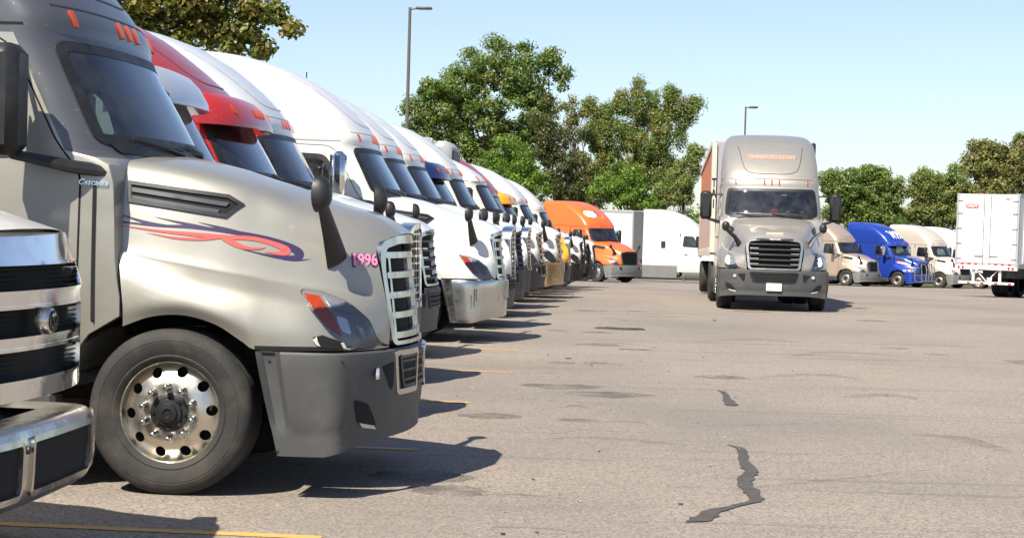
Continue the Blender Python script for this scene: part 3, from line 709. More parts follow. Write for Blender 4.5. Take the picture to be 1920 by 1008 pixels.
    if det and kind in ('high', 'tall_visor'):
        fp = rpoly([(-.74, 3.72), (-.55, 3.13), (.55, 3.13), (.74, 3.72)], .2); s_ = MB()
        seam(SF, [(-.76, 3.80), (-.66, 3.35), (-.56, 3.18), (-.35, 3.12), (0, 3.115), (.35, 3.12), (.56, 3.18), (.66, 3.35), (.76, 3.80)], .014, s_)
        seam(SF, [(-.95, 2.99), (0, 2.99), (.95, 2.99)], .012, s_); s_.obj('fairing_joint', JOINT if body in (P_WHITE, P_WHITE2) or 'cool' in body.name else STEEL, r, 0)
    if visor:
        v = MB(); rows = []
        for z, o_ in ((2.99, .01), (2.95, .10), (2.86, .19), (2.72, .27), (2.66, .28), (2.655, .26), (2.72, .24), (2.84, .15), (2.92, .05)):
            row = []
            for k_ in range(33):
                a = -1.085 + 2.17 * k_ / 32; c_, n_ = SF(a, 2.84); n_ = Vector((n_.x, n_.y, 0)).normalized(); ee = (abs(a) / 1.085) ** 8
                row.append((c_.x + n_.x * o_ * (1 - .3 * ee), c_.y + n_.y * o_ * .45, z))
            rows.append(row)
        n = 33; m9 = len(rows); v.add([p for q in rows for p in q], [(i * n + j, i * n + j + 1, ((i + 1) % m9) * n + j + 1, ((i + 1) % m9) * n + j) for i in range(m9) for j in range(n - 1)])
        v.add(rows[0][:1] + [q[0] for q in rows[1:]], [tuple(range(m9))]); v.add([q[-1] for q in rows], [tuple(range(m9))])
        vo = v.obj('sun_visor', visor, r, 35); vb = Surf(v, 'F')
        for y in (-.78, -.16, 0, .16, .78) if vlights else (): plate(vb, rpoly([(y - .016, 2.78), (y + .016, 2.78), (y + .018, 2.87), (y - .018, 2.87)], .02, 2), (), .020, .02, .04).obj('marker_light', AMBER, vo, 30)
    # mirrors
    for sd in (-1, 1):
        mo = MB(); mo.box((-.94, sd * 1.50, 2.36), (.20, .27, .66), bev=.06)
        arm = MB()
        arm.tube([(-.42, sd * 1.12, 1.96), (-.62, sd * 1.24, 1.98), (-.93, sd * 1.42, 2.04), (-1.0, sd * 1.48, 2.12)], [.055, .05, .04, .03], 8, flat=.6); ar2 = MB(); ar2.tube([(-.98, sd * 1.12, 2.62), (-1.0, sd * 1.45, 2.62)], .018, 6)
        mi_o = mo.obj('door_mirror', door_mirror, r, 40); arm.obj('mirror_arm', BPLAST, mi_o); ar2.obj('mirror_strut', BPLAST, mi_o)
        g = MB(); g.box((-1.046, sd * 1.50, 2.36), (.012, .21, .56)); g.obj('mirror_glass', CHROME, mi_o)
        if hood_mirror:
            a = MB(); b0 = Vector((.93, sd * .76, 1.44)); b1 = Vector((.89, sd * 1.05, 1.77))
            a.tube([b0, b0.lerp(b1, .5) + Vector((-.01, sd * -.03, .02)), b1], [.085, .06, .042], 8, flat=.35)
            hmo = MB(); n8 = 14
            prof = [(.0, .085), (.05, .075), (.085, .045), (.092, 0), (.088, -.03), (.08, -.035)]
            hmo.lathe([(0, .075), (.045, .068), (.078, .045), (.092, .01), (.093, -.02), (.080, -.028), (0, -.028)], 18, 'x')
            o_ = hmo.obj('hood_mirror', BPLAST, r, 40); o_.location = (.87, sd * 1.08, 1.855); o_.scale = (1.0, .95, 1.2); o_.rotation_euler = (0, 0, sd * R(10))
            am = a.obj('mirror_stalk', BPLAST, r)
    # skirts, chassis, rear wheels
    for sd in (-1, 1):
        sk = MB(); sk.box((-1.25, sd * 1.10, .47), (1.05, .16, .28), bev=.03)
        sk.box((-1.25, sd * 1.19, .50), (.9, .05, .03)); sk.box((-1.25, sd * 1.19, .40), (.9, .05, .03))
        sk.obj('step', skirt if skirt is not body else GPLAST, r)
    if sleeper:
        for sd in (-1, 1):
            k = MB(); k.box(((xb - 2.10) / 2, sd * (1.165 if skirt_top < .7 else 1.19), (.26 + skirt_top) / 2), (-xb - 2.10, .06, skirt_top - .26), bev=.02); k.obj('side_skirt', skirt, r)
            t_ = MB(); t_.lathe([(0, 0), (.26, .0), (.30, .02), (.30, -xb - 2.1), (.27, -xb - 2.07), (0, -xb - 2.07)], 20, 'x', (xb + .1, sd * .82, .66)); t_.obj('fuel_tank', ALU, r)
    ch = MB(); ch.box((-3.0, .42, .80), (7.6, .09, .26)); ch.box((-3.0, -.42, .80), (7.6, .09, .26)); ch.box((-.0, 0, .52), (.16, 1.9, .12)); ch.box((-5.9, 0, .62), (2.0, 1.3, .2)); ch.box((-5.8, 0, 1.16), (1.1, .95, .08)); ch.box((.3, 0, .7), (1.6, .7, .4))
    ch.obj('chassis', STEEL, r)
    for sd in (-1, 1):
        wheel(r, 0, sd, 1.19, det > 0, rim)
        if rear:
            for x in (-5.25, -6.55): wheel(r, x, sd, 1.24, False, 'deep_rim'); link('inner_tyre', WH['tyre'], r, (x, sd * .90, .505), (0, 0, 0 if sd > 0 else math.pi))
    if guard:
        g = MB()
        for y in (-.95, -.55, -.15, .15, .55, .95):
            pass
        X = 1.46
        for sd in (-1, 1):
            pts = [(X - .02, sd * .14, .45), (X + .04, sd * .14, 1.0), (X - .02, sd * .14, 1.42), (X - .06, sd * .20, 1.50), (X - .06, sd * .50, 1.52), (X - .08, sd * .60, 1.44), (X - .02, sd * .60, .92), (X - .02, sd * .60, .45)]
            g.tube(cr(pts, 26).tolist(), .032, 8)
            pts = [(X - .02, sd * .60, 1.32), (X - .10, sd * .90, 1.32), (X - .18, sd * 1.08, 1.26), (X - .2, sd * 1.12, .9), (X - .18, sd * 1.10, .50), (X - .10, sd * 1.0, .42), (X - .02, sd * .6, .40)]
            g.tube(cr(pts, 22).tolist(), .03, 8)
            g.tube([(X - .03, sd * .14, .82), (X - .03, sd * .6, .82), (X - .18, sd * 1.10, .82)], .028, 8)
            g.box((X - .16, sd * .36, .50), (.22, .06, .12))
        g.tube([(X, -.62, .44), (X + .02, 0, .44), (X, .62, .44)], .032, 8); g.tube([(X + .02, -.14, 1.2), (X + .02, .14, 1.2)], .03, 8)
        g.obj('grille_guard', guard, r)
    return r, dict(SR=SR, SL=SL, SF=SF, HR=HR, HL=HL, HF=HF, BR=BR, BF=BF, gs=gs)

#PART2
# ------------------------------------------------------------------ ground
def ground():
    xs = np.concatenate([np.linspace(-700, -60, 14), np.linspace(-50, 50, 61), np.linspace(60, 700, 14)])
    ys = np.concatenate([np.linspace(-60, 0, 7), np.linspace(2, 140, 100), np.linspace(150, 320, 12), [450, 700, 1500]])
    vs = [(x, y, zg(x, min(y, 400)) ) for y in ys for x in xs]; n = len(xs)
    m = MB(); m.add(vs, [(j * n + i, j * n + i + 1, (j + 1) * n + i + 1, (j + 1) * n + i) for j in range(len(ys) - 1) for i in range(n - 1)])
    tag(m.obj('parking_lot', ASPH, None, 60, False), 'worn grey brown asphalt truck parking lot', kind='structure')
    v = MB(); ys = np.linspace(128, 420, 20); xs = np.linspace(-300, 300, 20); n = 20
    v.add([(x, y, zg(x, y) + .02 + .006 * max(0, y - 128)) for y in ys for x in xs], [(j * n + i, j * n + i + 1, (j + 1) * n + i + 1, (j + 1) * n + i) for j in range(19) for i in range(n - 1)])
    tag(v.obj('verge', GRASS, None, 60, False), 'grassy verge behind the parking lot', kind='structure')
ground()
ROWA = R(-5)
def gstrip(name, P, wds, h, m, label=None, cat=None, kind=None, group=None, jag=0):
    Q = cr([(p[0], p[1], w_) for p, w_ in zip(P, wds)], max(12, len(P) * 6)); mb = MB(); vs = []
    rr = random.Random(len(P) * 7)
    for i in range(len(Q)):
        a = Q[max(i - 1, 0)]; b = Q[min(i + 1, len(Q) - 1)]; d = Vector((b[0] - a[0], b[1] - a[1])).normalized(); hw = Q[i][2] / 2
        for s_ in (-1, 1):
            k = hw * (1 + jag * rr.uniform(-1, 1)); x, y = Q[i][0] - d.y * k * s_, Q[i][1] + d.x * k * s_; vs.append((x, y, zg(x, y) + h))
    mb.add(vs, [(2 * i, 2 * i + 1, 2 * i + 3, 2 * i + 2) for i in range(len(Q) - 1)])
    o = mb.obj(name, m, None, 0, False)
    return tag(o, label, cat, group, kind)
# stall lines: one between each pair of trucks, running out from under them
ord_ = ['nearest', 'second nearest', 'third', 'fourth', 'fifth', 'sixth', 'seventh', 'eighth', 'ninth', 'tenth']
ENDX = [-.98, -.66, -.36, .04, .10, .2, .5, .7, .95, 1.2]
for i in range(10):
    Y = 9.72 + 3.66 * i - .1
    if i == 0: Y = 9.46
    ex = ENDX[i]; L_ = 9.0
    g0 = (ex - L_, Y + L_ * .087); n_ = 14
    P = [(g0[0] + (ex - g0[0]) * k / (n_ - 1), g0[1] + (Y - g0[1]) * k / (n_ - 1)) for k in range(n_)]
    gstrip('stall_line', P, [.10] * n_, .004, YLINE, kind='structure', jag=.12)
def gpx(px, py):
    """where the lot surface lies under photo pixel"""
    d = cam.matrix_world.to_3x3() @ Vector(((px - 960) / FPX, -(py - 504) / FPX, -1)); t = EYE.z / -d.z
    for _ in range(12): p = EYE + d * t; t = (zg(p.x, p.y) - EYE.z) / d.z
    p = EYE + d * t; return (p.x, p.y)
gstrip('crack_seal', [gpx(*p) for p in ((1364, 834), (1388, 842), (1396, 868), (1408, 885), (1396, 902), (1408, 922), (1418, 938), (1380, 948), (1340, 958), (1318, 972), (1288, 979))],
       [.01, .07, .09, .10, .10, .10, .08, .06, .10, .14, .02], .006, TAR, 'long bent dark strip of crack sealant in the middle of the foreground asphalt', 'crack seal', jag=.28)
gstrip('crack_seal', [gpx(*p) for p in ((1345, 731), (1358, 737), (1364, 748), (1372, 759), (1378, 760))], [.01, .06, .09, .12, .02], .006, TAR, 'short dark patch of crack sealant farther up the aisle', 'crack seal', jag=.2)
def scrap(px, py, w_, d_, h_, m, label, cat='debris', name='rubber_scrap', seed=1):
    h_ *= .5 if w_ > .5 else .22
    x, y = gpx(px, py); rr = random.Random(seed); n = 11; poly = [(w_ / 2 * math.cos(a) * rr.uniform(.7, 1.1), d_ / 2 * math.sin(a) * rr.uniform(.6, 1.15)) for a in [2 * math.pi * k / n for k in range(n)]]
    mb = MB(); mb.v = [(a * .9, b * .9, h_ * rr.uniform(.6, 1.2)) for a, b in poly] + [(a, b, 0) for a, b in poly] + [(0, 0, h_)]
    mb.f = [(i, (i + 1) % n, 2 * n) for i in range(n)] + [(i, n + i, n + (i + 1) % n, (i + 1) % n) for i in range(n)]; mb.mi = [0] * len(mb.f)
    o = mb.obj(name, m, None, 40); o.location = (x, y, zg(x, y) + .003); tag(o, label, cat); return o
scrap(1168, 617, .95, .42, .05, RUBBER, 'flat dark strip of torn tyre rubber lying in the aisle', 'tyre scrap', seed=3)
scrap(1066, 672, .10, .10, .03, RUBBER, 'small dark scrap on the asphalt left of the aisle', seed=4)
scrap(1276, 945, .035, .05, .02, BPLAST, 'tiny black scrap left of the long crack seal', seed=5)
scrap(1339, 601, .09, .1, .05, BPLAST, 'small black lump in front of the oncoming truck', seed=6)
scrap(943, 1001, .035, .05, .02, BPLAST, 'dark fleck at the bottom edge of the asphalt', seed=8)
rr = random.Random(5); lf = MB()
for k in range(120):
    px = rr.uniform(800, 1500); py = rr.uniform(560, 1000) if rr.random() < .5 else rr.uniform(545, 760)
    x, y = gpx(px, py); a = rr.uniform(0, 6.28); s_ = rr.uniform(.007, .020) * (1 if y < 20 else 1.3)
    z = zg(x, y) + .006; lf.add([(x + s_ * math.cos(a), y + s_ * math.sin(a), z), (x - s_ * .5 * math.sin(a), y + s_ * .5 * math.cos(a), z + .008), (x - s_ * math.cos(a), y - s_ * math.sin(a), z + .002), (x + s_ * .5 * math.sin(a), y - s_ * .5 * math.cos(a), z + .010)], [(0, 1, 2, 3)], rr.choice((0, 0, 0, 1)))
tag(lf.obj('leaf_litter', [LEAFD, STEEL, WHITEV], None, 0, False), 'scattered dry leaves and grit on the asphalt', kind='stuff')
for px, py, s_ in ((960, 735, .07), (975, 733, .04), (885, 726, .05), (1604, 667, .09), (1605, 540, .3)):
    scrap(px, py, s_, s_, .01, LEAFD, {960: 'pale dry leaf right of the second stall line', 975: 'small pale leaf beside the larger dry leaf', 885: 'little dry leaf by a truck shadow', 1604: 'pale leaf on the open asphalt at the right', 1605: 'pale litter in front of the blue truck'}[px], 'litter', 'dry_leaf', seed=int(px))

def stainmat(name, c, lo, hi, st):
    m = bpy.data.materials.new(name); t, p = nodes(m); p.inputs['Base Color'].default_value = (*c, 1); p.inputs['Roughness'].default_value = .8
    o = t.nodes['Material Output']; tr = t.nodes.new('ShaderNodeBsdfTransparent'); mx = t.nodes.new('ShaderNodeMixShader')
    t.links.new(ramp(t, noise(t, 1.0, 6, .7, stretch=st), lo, hi, (0, 0, 0), (.36,) * 3), mx.inputs[0]); t.links.new(tr.outputs[0], mx.inputs[1]); t.links.new(p.outputs[0], mx.inputs[2]); t.links.new(mx.outputs[0], o.inputs[0]); return m
SKID = stainmat('tyre_mark', (.055, .048, .042), .42, .68, (2.2, 16, 1)); OIL = stainmat('oil_stain', (.05, .043, .038), .34, .60, (2.4, 2.4, 1))
marks = [((1035, 822), (1130, 821), (1290, 834), .20), ((905, 987), (1010, 990), (1135, 1003), .07), ((1300, 836), (1460, 850), (1650, 851), .10), ((1110, 792), (1180, 790), (1215, 795), .12), ((1050, 764), (1080, 760), (1100, 766), .12),
         ((1270, 800), (1400, 797), (1540, 793), .08), ((1020, 815), (1100, 806), (1190, 812), .05), ((1085, 684), (1130, 681), (1170, 686), .18), ((1070, 646), (1150, 643), (1230, 650), .22), ((1420, 708), (1530, 702), (1620, 712), .35), ((1480, 668), (1560, 660), (1700, 668), .30), ((1580, 745), (1660, 740), (1720, 748), .35),
         ((1700, 815), (1790, 820), (1900, 850), .30), ((1540, 627), (1700, 622), (1900, 625), .10), ((1350, 920), (1500, 905), (1750, 880), .08), ((860, 930), (960, 926), (1060, 935), .08), ((780, 802), (900, 806), (1040, 800), .06), ((1010, 700), (1050, 697), (1120, 701), .16), ((1300, 640), (1420, 636), (1500, 642), .30)]
for k in range(11): marks.append(((1150 + 4 * k, 541 + 6.0 * k), (1230 + 3 * k, 540 + 6.0 * k), (1330 + 6 * k, 543 + 6.1 * k), .30 - .01 * k))
for a_, b_, c_, w_ in marks: gstrip('tyre_mark', [gpx(*a_), gpx(*b_), gpx(*c_)], [w_ * .3, w_, w_ * .3], .003, SKID, kind='structure', jag=.2)
rs = random.Random(3)
def blob(x, y, r_):
    mb = MB(); n = 18; mb.add([(x, y, zg(x, y) + .0025)] + [(x + r_ * (.75 + .35 * rs.random()) * math.cos(q), y + r_ * (.6 + .3 * rs.random()) * math.sin(q), zg(x, y) + .0025) for q in [2 * math.pi * k / n for k in range(n)]], [(0, 1 + k, 1 + (k + 1) % n) for k in range(n)])
    tag(mb.obj('oil_stain', OIL, None, 0, False), kind='structure')
for k in range(16): blob(-.2 + .07 * (3.66 * (k % 8)) + rs.uniform(-.6, 1.2), 10.2 + 3.66 * (k % 8) + rs.uniform(0, 2), rs.uniform(.15, .5))
for k in range(9): blob(rs.uniform(2, 9), rs.uniform(13, 42), rs.uniform(.15, .6))

# ------------------------------------------------------------------ the left row
GROW = 'trucks parked side by side in the left row'
def row(i, front, **k):
    Y = 11.85 + 3.66 * i; a = k.pop('a', ROWA)
    x = front - 1.3 * math.cos(a); y = Y - 1.3 * math.sin(a)
    return truck('semi_truck', (x, y, zg(x, y)), a, k.pop('label'), GROW, k.pop('body'), **k)
t1, s1 = row(0, -.66, label='champagne silver sleeper truck marked 1996, nearest in the row, with red and navy swoosh', body=P_SILVER, roof=P_ROOFGREY, grille='slats', det=2, skirt=P_SILVER)
# livery of the near truck
def c3(x, y): return px1996(200 + x / 3.15, 280 + y / 3.15)
def rib3(pts, ws): return ribbon([c3(*p) for p in pts], [w_ / 3.15 / 311 for w_ in ws])
dn = MB(); HRs = s1['HR']
for pts, ws in ((((92, 428), (300, 450), (500, 458), (700, 482), (850, 508), (980, 540), (1090, 580), (1140, 615), (1125, 638), (1050, 640), (950, 625), (800, 590)), (8, 14, 20, 22, 28, 36, 42, 46, 38, 22, 12, 2)),
                (((92, 388), (240, 432), (400, 456)), (5, 16, 6)), (((280, 398), (460, 438), (620, 466)), (1, 14, 8)), (((540, 430), (720, 474), (860, 508)), (1, 16, 6)), (((1040, 650), (1120, 655), (1205, 648)), (4, 9, 1))):
    plate(HRs, rib3(pts, ws), (), .003, 0, .04, dn)
dn.obj('navy_swoosh', DNAVY, t1, 0)
dn = MB()
for pts, ws in ((((92, 450), (300, 480), (500, 500), (700, 518), (850, 526), (960, 550), (1050, 585), (1065, 608), (1010, 614), (930, 606)), (3, 14, 22, 26, 24, 26, 34, 34, 20, 2)),
                (((230, 490), (400, 522), (560, 530), (700, 520)), (1, 12, 16, 6)), (((690, 520), (760, 560), (830, 582), (900, 586), (942, 576)), (36, 32, 20, 12, 2))):
    plate(HRs, rib3(pts, ws), (), .0045, 0, .04, dn)
dn.obj('coral_swoosh', DRED, t1, 0)
dI = T1M.inverted(); o_ = dI @ EYE; d_ = (dI.to_3x3() @ (cam.matrix_world.to_3x3() @ Vector(((683 - 960) / FPX, -(488 - 504) / FPX, -1)))).normalized()
C0, N0, _, _ = HB['aero'].ray_cast(o_, d_)
N0 = Vector((N0.x, N0.y, 0)).normalized()
if N0.y > 0: N0 = -N0
TG = Vector((-N0.y, N0.x, 0))
def nose_surf(u, v):
    q = C0 + TG * u + Vector((0, 0, v)); h, n, _, _ = HB['aero'].ray_cast(q + N0 * .5, -N0)
    if h is None: h, n, _, _ = HB['aero'].find_nearest(q)
    if n.dot(N0) < 0: n = -n
    return h, n
lettering(nose_surf, '1996', .106, (-.004, -.004), R(1), 1, .004, bold=.008, sx=.86).obj('number_shadow', DPURP, t1, 0)
lettering(nose_surf, '1996', .100, (0, 0), R(1), 1, .007, bold=.003, sx=.88).obj('fleet_number', DPINK, t1, 0)
c = px1996(186, 343)
lettering(s1['SR'], 'Cascadia', .05, (c[0] - .01, c[1]), R(-1), 1, .014, shear=.25, bold=.001, sx=1.05).obj('model_lettering', CHROME, t1, 0)
# torn plastic under the headlight
plate(HRs, [px1996(*p) for p in ((586, 632), (604, 628), (640, 640), (652, 656), (600, 652))], (), .004, 0, .03).obj('torn_hole', BLACK, t1, 0)
for q in (((586, 638), (593, 631), (595, 640), (600, 650), (592, 646)), ((638, 643), (643, 641), (648, 652), (651, 658), (643, 653))):
    plate(HRs, [px1996(*p) for p in q], (), .010, .008, .03).obj('broken_edge', BROKEN, t1, 0)
# inset crease on the door skin
s_ = MB(); seam(s1['SR'], [(-.48, .70), (-.49, 1.2), (-.50, 1.9)], .02, s_, .010); s_.obj('cowl_joint', BLACK, t1, 0)

for p_ in ((505, 676), (640, 676), (640, 840), (520, 845)):
    u_, v_ = px1996(p_[0], p_[1], s1['BR'].b); h_, n_ = s1['BR'](u_, v_); q = MB(); q.lathe([(0, .006), (.007, .005), (.010, 0)], 10, 'y'); q = q.obj('bumper_bolt', STEEL, t1); q.location = h_ + n_ * .002; q.rotation_euler = (0, 0, math.pi)
t2, _ = row(1, -1.12, vlights=False, label='pale grey low roof truck between the silver truck and the red one', body=P_LSIL, kind='low', visor=P_LSIL, nose='classic', grille='chrome', det=1, bumper=BPLAST, hood_mirror=False)
t3, s3 = row(2, -1.05, kind='tall_visor', label='bright red sleeper truck with red sun visor and tall chrome grid grille', body=P_RED, roof=P_DRED, visor=P_RED, nose='classic', grille='grid', bumper=BPLAST, door_mirror=CHROME, hood_mirror=False)
t4, _ = row(3, -1.0, label='white sleeper truck half hidden behind the red truck', body=paint('paint_cool_shaded_white', (.52, .54, .56), 0, .35, .25), det=1)  # bluish grey white: shading of the roof dome painted into the body colour
t5, s5 = row(4, -.13, label='white sleeper truck with polished chrome bumper and chrome slat grille, fifth in the row', body=P_WHITE, bumper=CHROME2, grille='slats', det=1, door_mirror=CHROME)
mk = MB()
for q in ((.96, .60, .012, .20), (1.0, .66, .016, .26), (1.03, .70, .01, .18)): plate(s5['BR'], [(q[0], q[1] + q[3] / 2), (q[0] + q[2], q[1] + q[3] / 2), (q[0] + q[2] * .7, q[1] - q[3] / 2), (q[0] + .002, q[1] - q[3] / 2)], (), .004, 0, .05, mk)
mk.obj('rust_streak', mat('rust_stain', (.06, .035, .02), .8), t5, 0)
t6, _ = row(5, .0, label='white sleeper truck with tall chrome grid grille and dark bumper, behind the chrome bumper truck', body=P_WHITE, nose='classic', grille='grid', bumper=GPLAST)
t7, _ = row(6, .20, label='white sleeper truck with black grille, next beyond the grid grille truck', body=P_WHITE, grille='black', bumper=BPLAST)
t8, _ = row(7, .34, label='white low roof truck with dark blue roof and visor, set back between white trucks', body=P_WHITE, roof=P_NAVY, kind='low', visor=P_NAVY, nose='classic', grille='chrome', det=0)
t9, _ = row(8, .72, label='white sleeper truck with plain roof beside the set back blue truck', body=P_WHITE, grille='slats', bumper=GPLAST)
t10, _ = row(9, 1.25, kind='mid', label='cream white sleeper truck with bronze tinted metal bumper', body=P_WHITE2, grille='slats', bumper=BRONZE)
t11, _ = row(10, 1.15, label='white day cab truck in front of the first refrigerated trailer', body=P_WHITE2, kind='low', sleeper=False, grille='black', det=0)
t12, _ = row(11, 1.45, label='truck with dark red roof fairing in the far part of the left row', body=P_WHITE, roof=P_DRED, grille='slats', bumper=LPLAST, det=0)
t13, _ = row(12, 1.78, label='yellow day cab truck with yellow visor and small grid grille', body=P_YELLOW, kind='low', sleeper=False, visor=P_YELLOW, nose='classic', grille='chrome', bumper=BPLAST, det=0)
t14, _ = row(13, 2.40, label='white truck with grille guard just beyond the yellow one', body=P_WHITE, kind='high', grille='black', bumper=BPLAST, guard=BPLAST, det=0)
t15, _ = row(14, 2.2, label='white day cab truck in front of the silver and brown refrigerated trailer', body=P_WHITE, kind='low', sleeper=False, grille='black', bumper=BPLAST, det=0)
t16, _ = row(15, 3.15, label='last white sleeper truck at the far end of the left row', body=P_WHITE2, kind='high', grille='black', bumper=BPLAST, det=0)

# ------------------------------------------------------------------ trailers
def trailer(loc, rz, label, L_=16.1, side=WHITEV, front=WHITEV, low=None, reefer=None, pitch=0, group=None, doors=True, W_=1.29, top=4.11, tandem=True, posts=True, flaps=True, bogie=0):
    r = root('trailer', loc, rz, label, 'trailer', group, pitch); z0 = 1.22
    b = MB(); b.box((-L_ / 2, 0, (z0 + top) / 2), (L_ - .04, 2 * W_ - .04, top - z0 - .04), bev=.02); b.obj('trailer_body', side, r)
    f = MB(); f.box((.0, 0, (z0 + top) / 2), (.05, 2 * W_ - .1, top - z0 - .06), bev=.01); f.obj('front_wall', front, r)
    e = MB()
    for sd in (-1, 1):
        e.box((-L_ / 2, sd * W_, top - .06), (L_, .05, .14), bev=.01); e.box((-L_ / 2, sd * W_, z0 + .06), (L_, .06, .2), bev=.01)
        q = MB(); q.box((.02, sd * (W_ - .04), (z0 + top) / 2), (.12, .12, top - z0 - .01), bev=.04); q.obj('corner_post', STEEL if side is BROWNV and sd > 0 else GREYV, r); e.box((-L_, sd * (W_ - .05), (z0 + top) / 2), (.1, .12, top - z0 + .01), bev=.01)
    e.obj('rail', GREYV if side is not BROWNV else mat('cream_post', (.62, .56, .46), .5, dirt=.4), r)
    if posts:
        p = MB()
        for sd in (-1, 1):
            k = .6
            while k < L_ - .3: p.box((-k, sd * (W_ - .012), (z0 + top) / 2 + .03), (.035, .02, top - z0 - .32)); k += .61
        p.obj('side_post', side, r)
    if low:
        p = MB()
        for sd in (-1, 1): p.box((-L_ / 2, sd * (W_ + .002), z0 + .66), (L_ - .1, .012, 1.0))
        p.obj('lower_side_panel', low, r)
    if doors:
        for sd in (-1, 1):
            d = MB(); d.box((-L_ - .02, sd * .615, (z0 + top) / 2 + .02), (.05, 1.19, top - z0 - .22), bev=.01); do = d.obj('rear_door', side, r)
            for y in (.08, .22) if False else (.14,):
                q = MB(); q.tube([(-L_ - .07, sd * y, z0 + .02), (-L_ - .07, sd * y, top - .05)], .018, 8); q.box((-L_ - .08, sd * (y + .17), z0 + .42), (.02, .36, .03)); q.obj('lock_rod', GALV, do)
            for z in (z0 + .3, z0 + .9, z0 + 1.5, z0 + 2.1, z0 + 2.6):
                q = MB(); q.box((-L_ - .055, sd * 1.14, z), (.03, .22, .045), bev=.005); q.obj('hinge', GALV, do)
        st = MB(); rd = MB()
        for k in range(3):
            for sd in (-1, 1): rd.box((-L_ - .066, sd * (.42 + .28 * k), z0 + .09), (.01, .13, .05))
        rd.obj('reflective_strip', REDL, r)
        g = MB(); g.box((-L_ + .02, 0, z0 - .04), (.14, 2 * W_, .20), bev=.02)
        g.box((-L_ + .05, 0, .56), (.1, 2.3, .10), bev=.015)
        for sd in (-1, 1): g.box((-L_ + .1, sd * .55, .86), (.09, .09, .56)); g.tube([(-L_ + .1, sd * .5, 1.12), (-L_ + .1, 0, .62)], .02, 6)
        g.obj('rear_guard', WHITEV, r)
        for k in range(8):
            q = MB(); q.box((-L_ - .005, -1.0 + .285 * k, .56), (.01, .14, .06)); q.obj('guard_stripe', REDL if k % 2 == 0 else WHITEV, r)
        for sd in (-1, 1):
            for y in (.95, 1.12): q = MB(); q.lathe([(0, -.02), (.05, -.015), (.055, 0)], 14, 'x', (-L_ - .05, sd * y, z0 - .05)); q.obj('tail_light', REDL, r)
    if tandem:
        for x in (-L_ + 1.6 + bogie, -L_ + 2.85 + bogie):
            for sd in (-1, 1): wheel(r, x, sd, 1.24, False, 'deep_rim'); link('inner_tyre', WH['tyre'], r, (x, sd * .9, .505), (0, 0, 0 if sd > 0 else math.pi))
        q = MB(); q.box((-L_ + 2.2, 0, .95), (2.6, 1.0, .35)); q.box((-L_ / 2, .5, 1.12), (L_ - 1, .1, .18)); q.box((-L_ / 2, -.5, 1.12), (L_ - 1, .1, .18)); q.box((-3.0, .75, .75), (.12, .12, .95)); q.box((-3.0, -.75, .75), (.12, .12, .95)); q.obj('undercarriage', STEEL, r)
        for sd in (-1, 1) if flaps else (): q = MB(); q.box((-L_ + .75, sd * .95, .55), (.02, .62, .62)); q.obj('mud_flap', WHITEV if doors and front is WHITEV else BPLAST, r)
    if reefer:
        q = MB(); q.box((.28, 0, 3.2), (.52, 2.2, 1.7), bev=.16); u = q.obj('cooling_unit', reefer, r, 40)
        q = MB(); q.box((.55, 0, 3.55), (.03, 1.5, .5)); q.box((.55, 0, 2.7), (.03, 1.6, .35)); q.obj('intake_grille', BPLAST, u)
    return r
def behind(i, nose, **k):
    a = ROWA; Y = 11.85 + 3.66 * i; x = nose; y = Y
    return trailer((x, y, zg(x, y)), a, **k)
behind(10, -2.15, label='white refrigerated trailer with grey cooling unit rising behind the left row', reefer=GREYV, doors=False, L_=14.6)
behind(14, -1.35, label='refrigerated trailer with silver cooling unit and brown front wall, farther along the left row', reefer=GALV, front=BROWNV, doors=False, L_=14.6)

# ------------------------------------------------------------------ oncoming truck
A = at(1357, 572, 39.2); aim = R(-90 - 5.0)
ox = 5.91; oy = 40.55
pt = math.atan2(zg(0, oy + 12) - zg(0, oy), 12)
to, so_ = truck('semi_truck', (ox, oy, zg(ox, oy) - .0), aim, 'silver beige sleeper truck driving towards the camera with headlights on and licence plate', None, P_ONC, grille='dark', det=2, lit=True, pitch=pt * .6)
# plate, orange fairing lettering
mbp = MB(); mbp.box((0, 0, 0), (.02, .34, .17), bev=.008); q = mbp.obj('licence_plate', WHITEV, to); h_, n_ = so_['BF'](0, .53); q.location = h_ + n_ * .02
mbt = MB(); pv, pf = text2d('AR 74213', .085, 0, .002, .8); mbt.add([(.012, x, y) for x, y in pv], pf); mbt.obj('plate_number', GREYV, q, 0)
lettering(so_['SF'], 'TRANSPORTATION', .125, (0, 3.52), 0, 1, .008, bold=.007, sx=1.0).obj('fairing_lettering', DORNG, to, 0)
# hood ornament plate
q = MB(); q.box((1.14, 0, 1.70), (.03, .38, .07), bev=.01); q.obj('hood_badge', mat('badge_tan', (.55, .42, .30), .5), to)
# things on the dashboard
q = MB(); q.box((-.62, .72, 2.14), (.04, .26, .05)); q.obj('blue_card', mat('cyan_card', (.05, .45, .55), .6), to)
q = MB(); q.lathe([(0, .03), (.10, .02), (.11, -.02), (0, -.03)], 20, 'x', (-.66, .08, 2.20)); q.obj('red_dash_toy', mat('red_felt', (.6, .06, .03), .8), to)
q = MB(); q.box((-.68, .28, 2.64), (.02, .14, .06)); q.obj('mirror_sticker', mat('pale_sticker', (.5, .7, .75), .5), to)
trailer((ox + (-2.0) * 0 + math.cos(aim) * -4.75, oy - math.sin(aim) * 4.75, zg(ox, oy + 4.75)), aim, 'box trailer with rust orange side and pale lower panel pulled by the oncoming truck', L_=16.1, side=BROWNV, front=GREYV, low=PINKV, doors=False, pitch=pt)
tr_ = [o for o in COL.objects if o.name.startswith('trailer') and o.type == 'EMPTY'][-1]
q = MB()
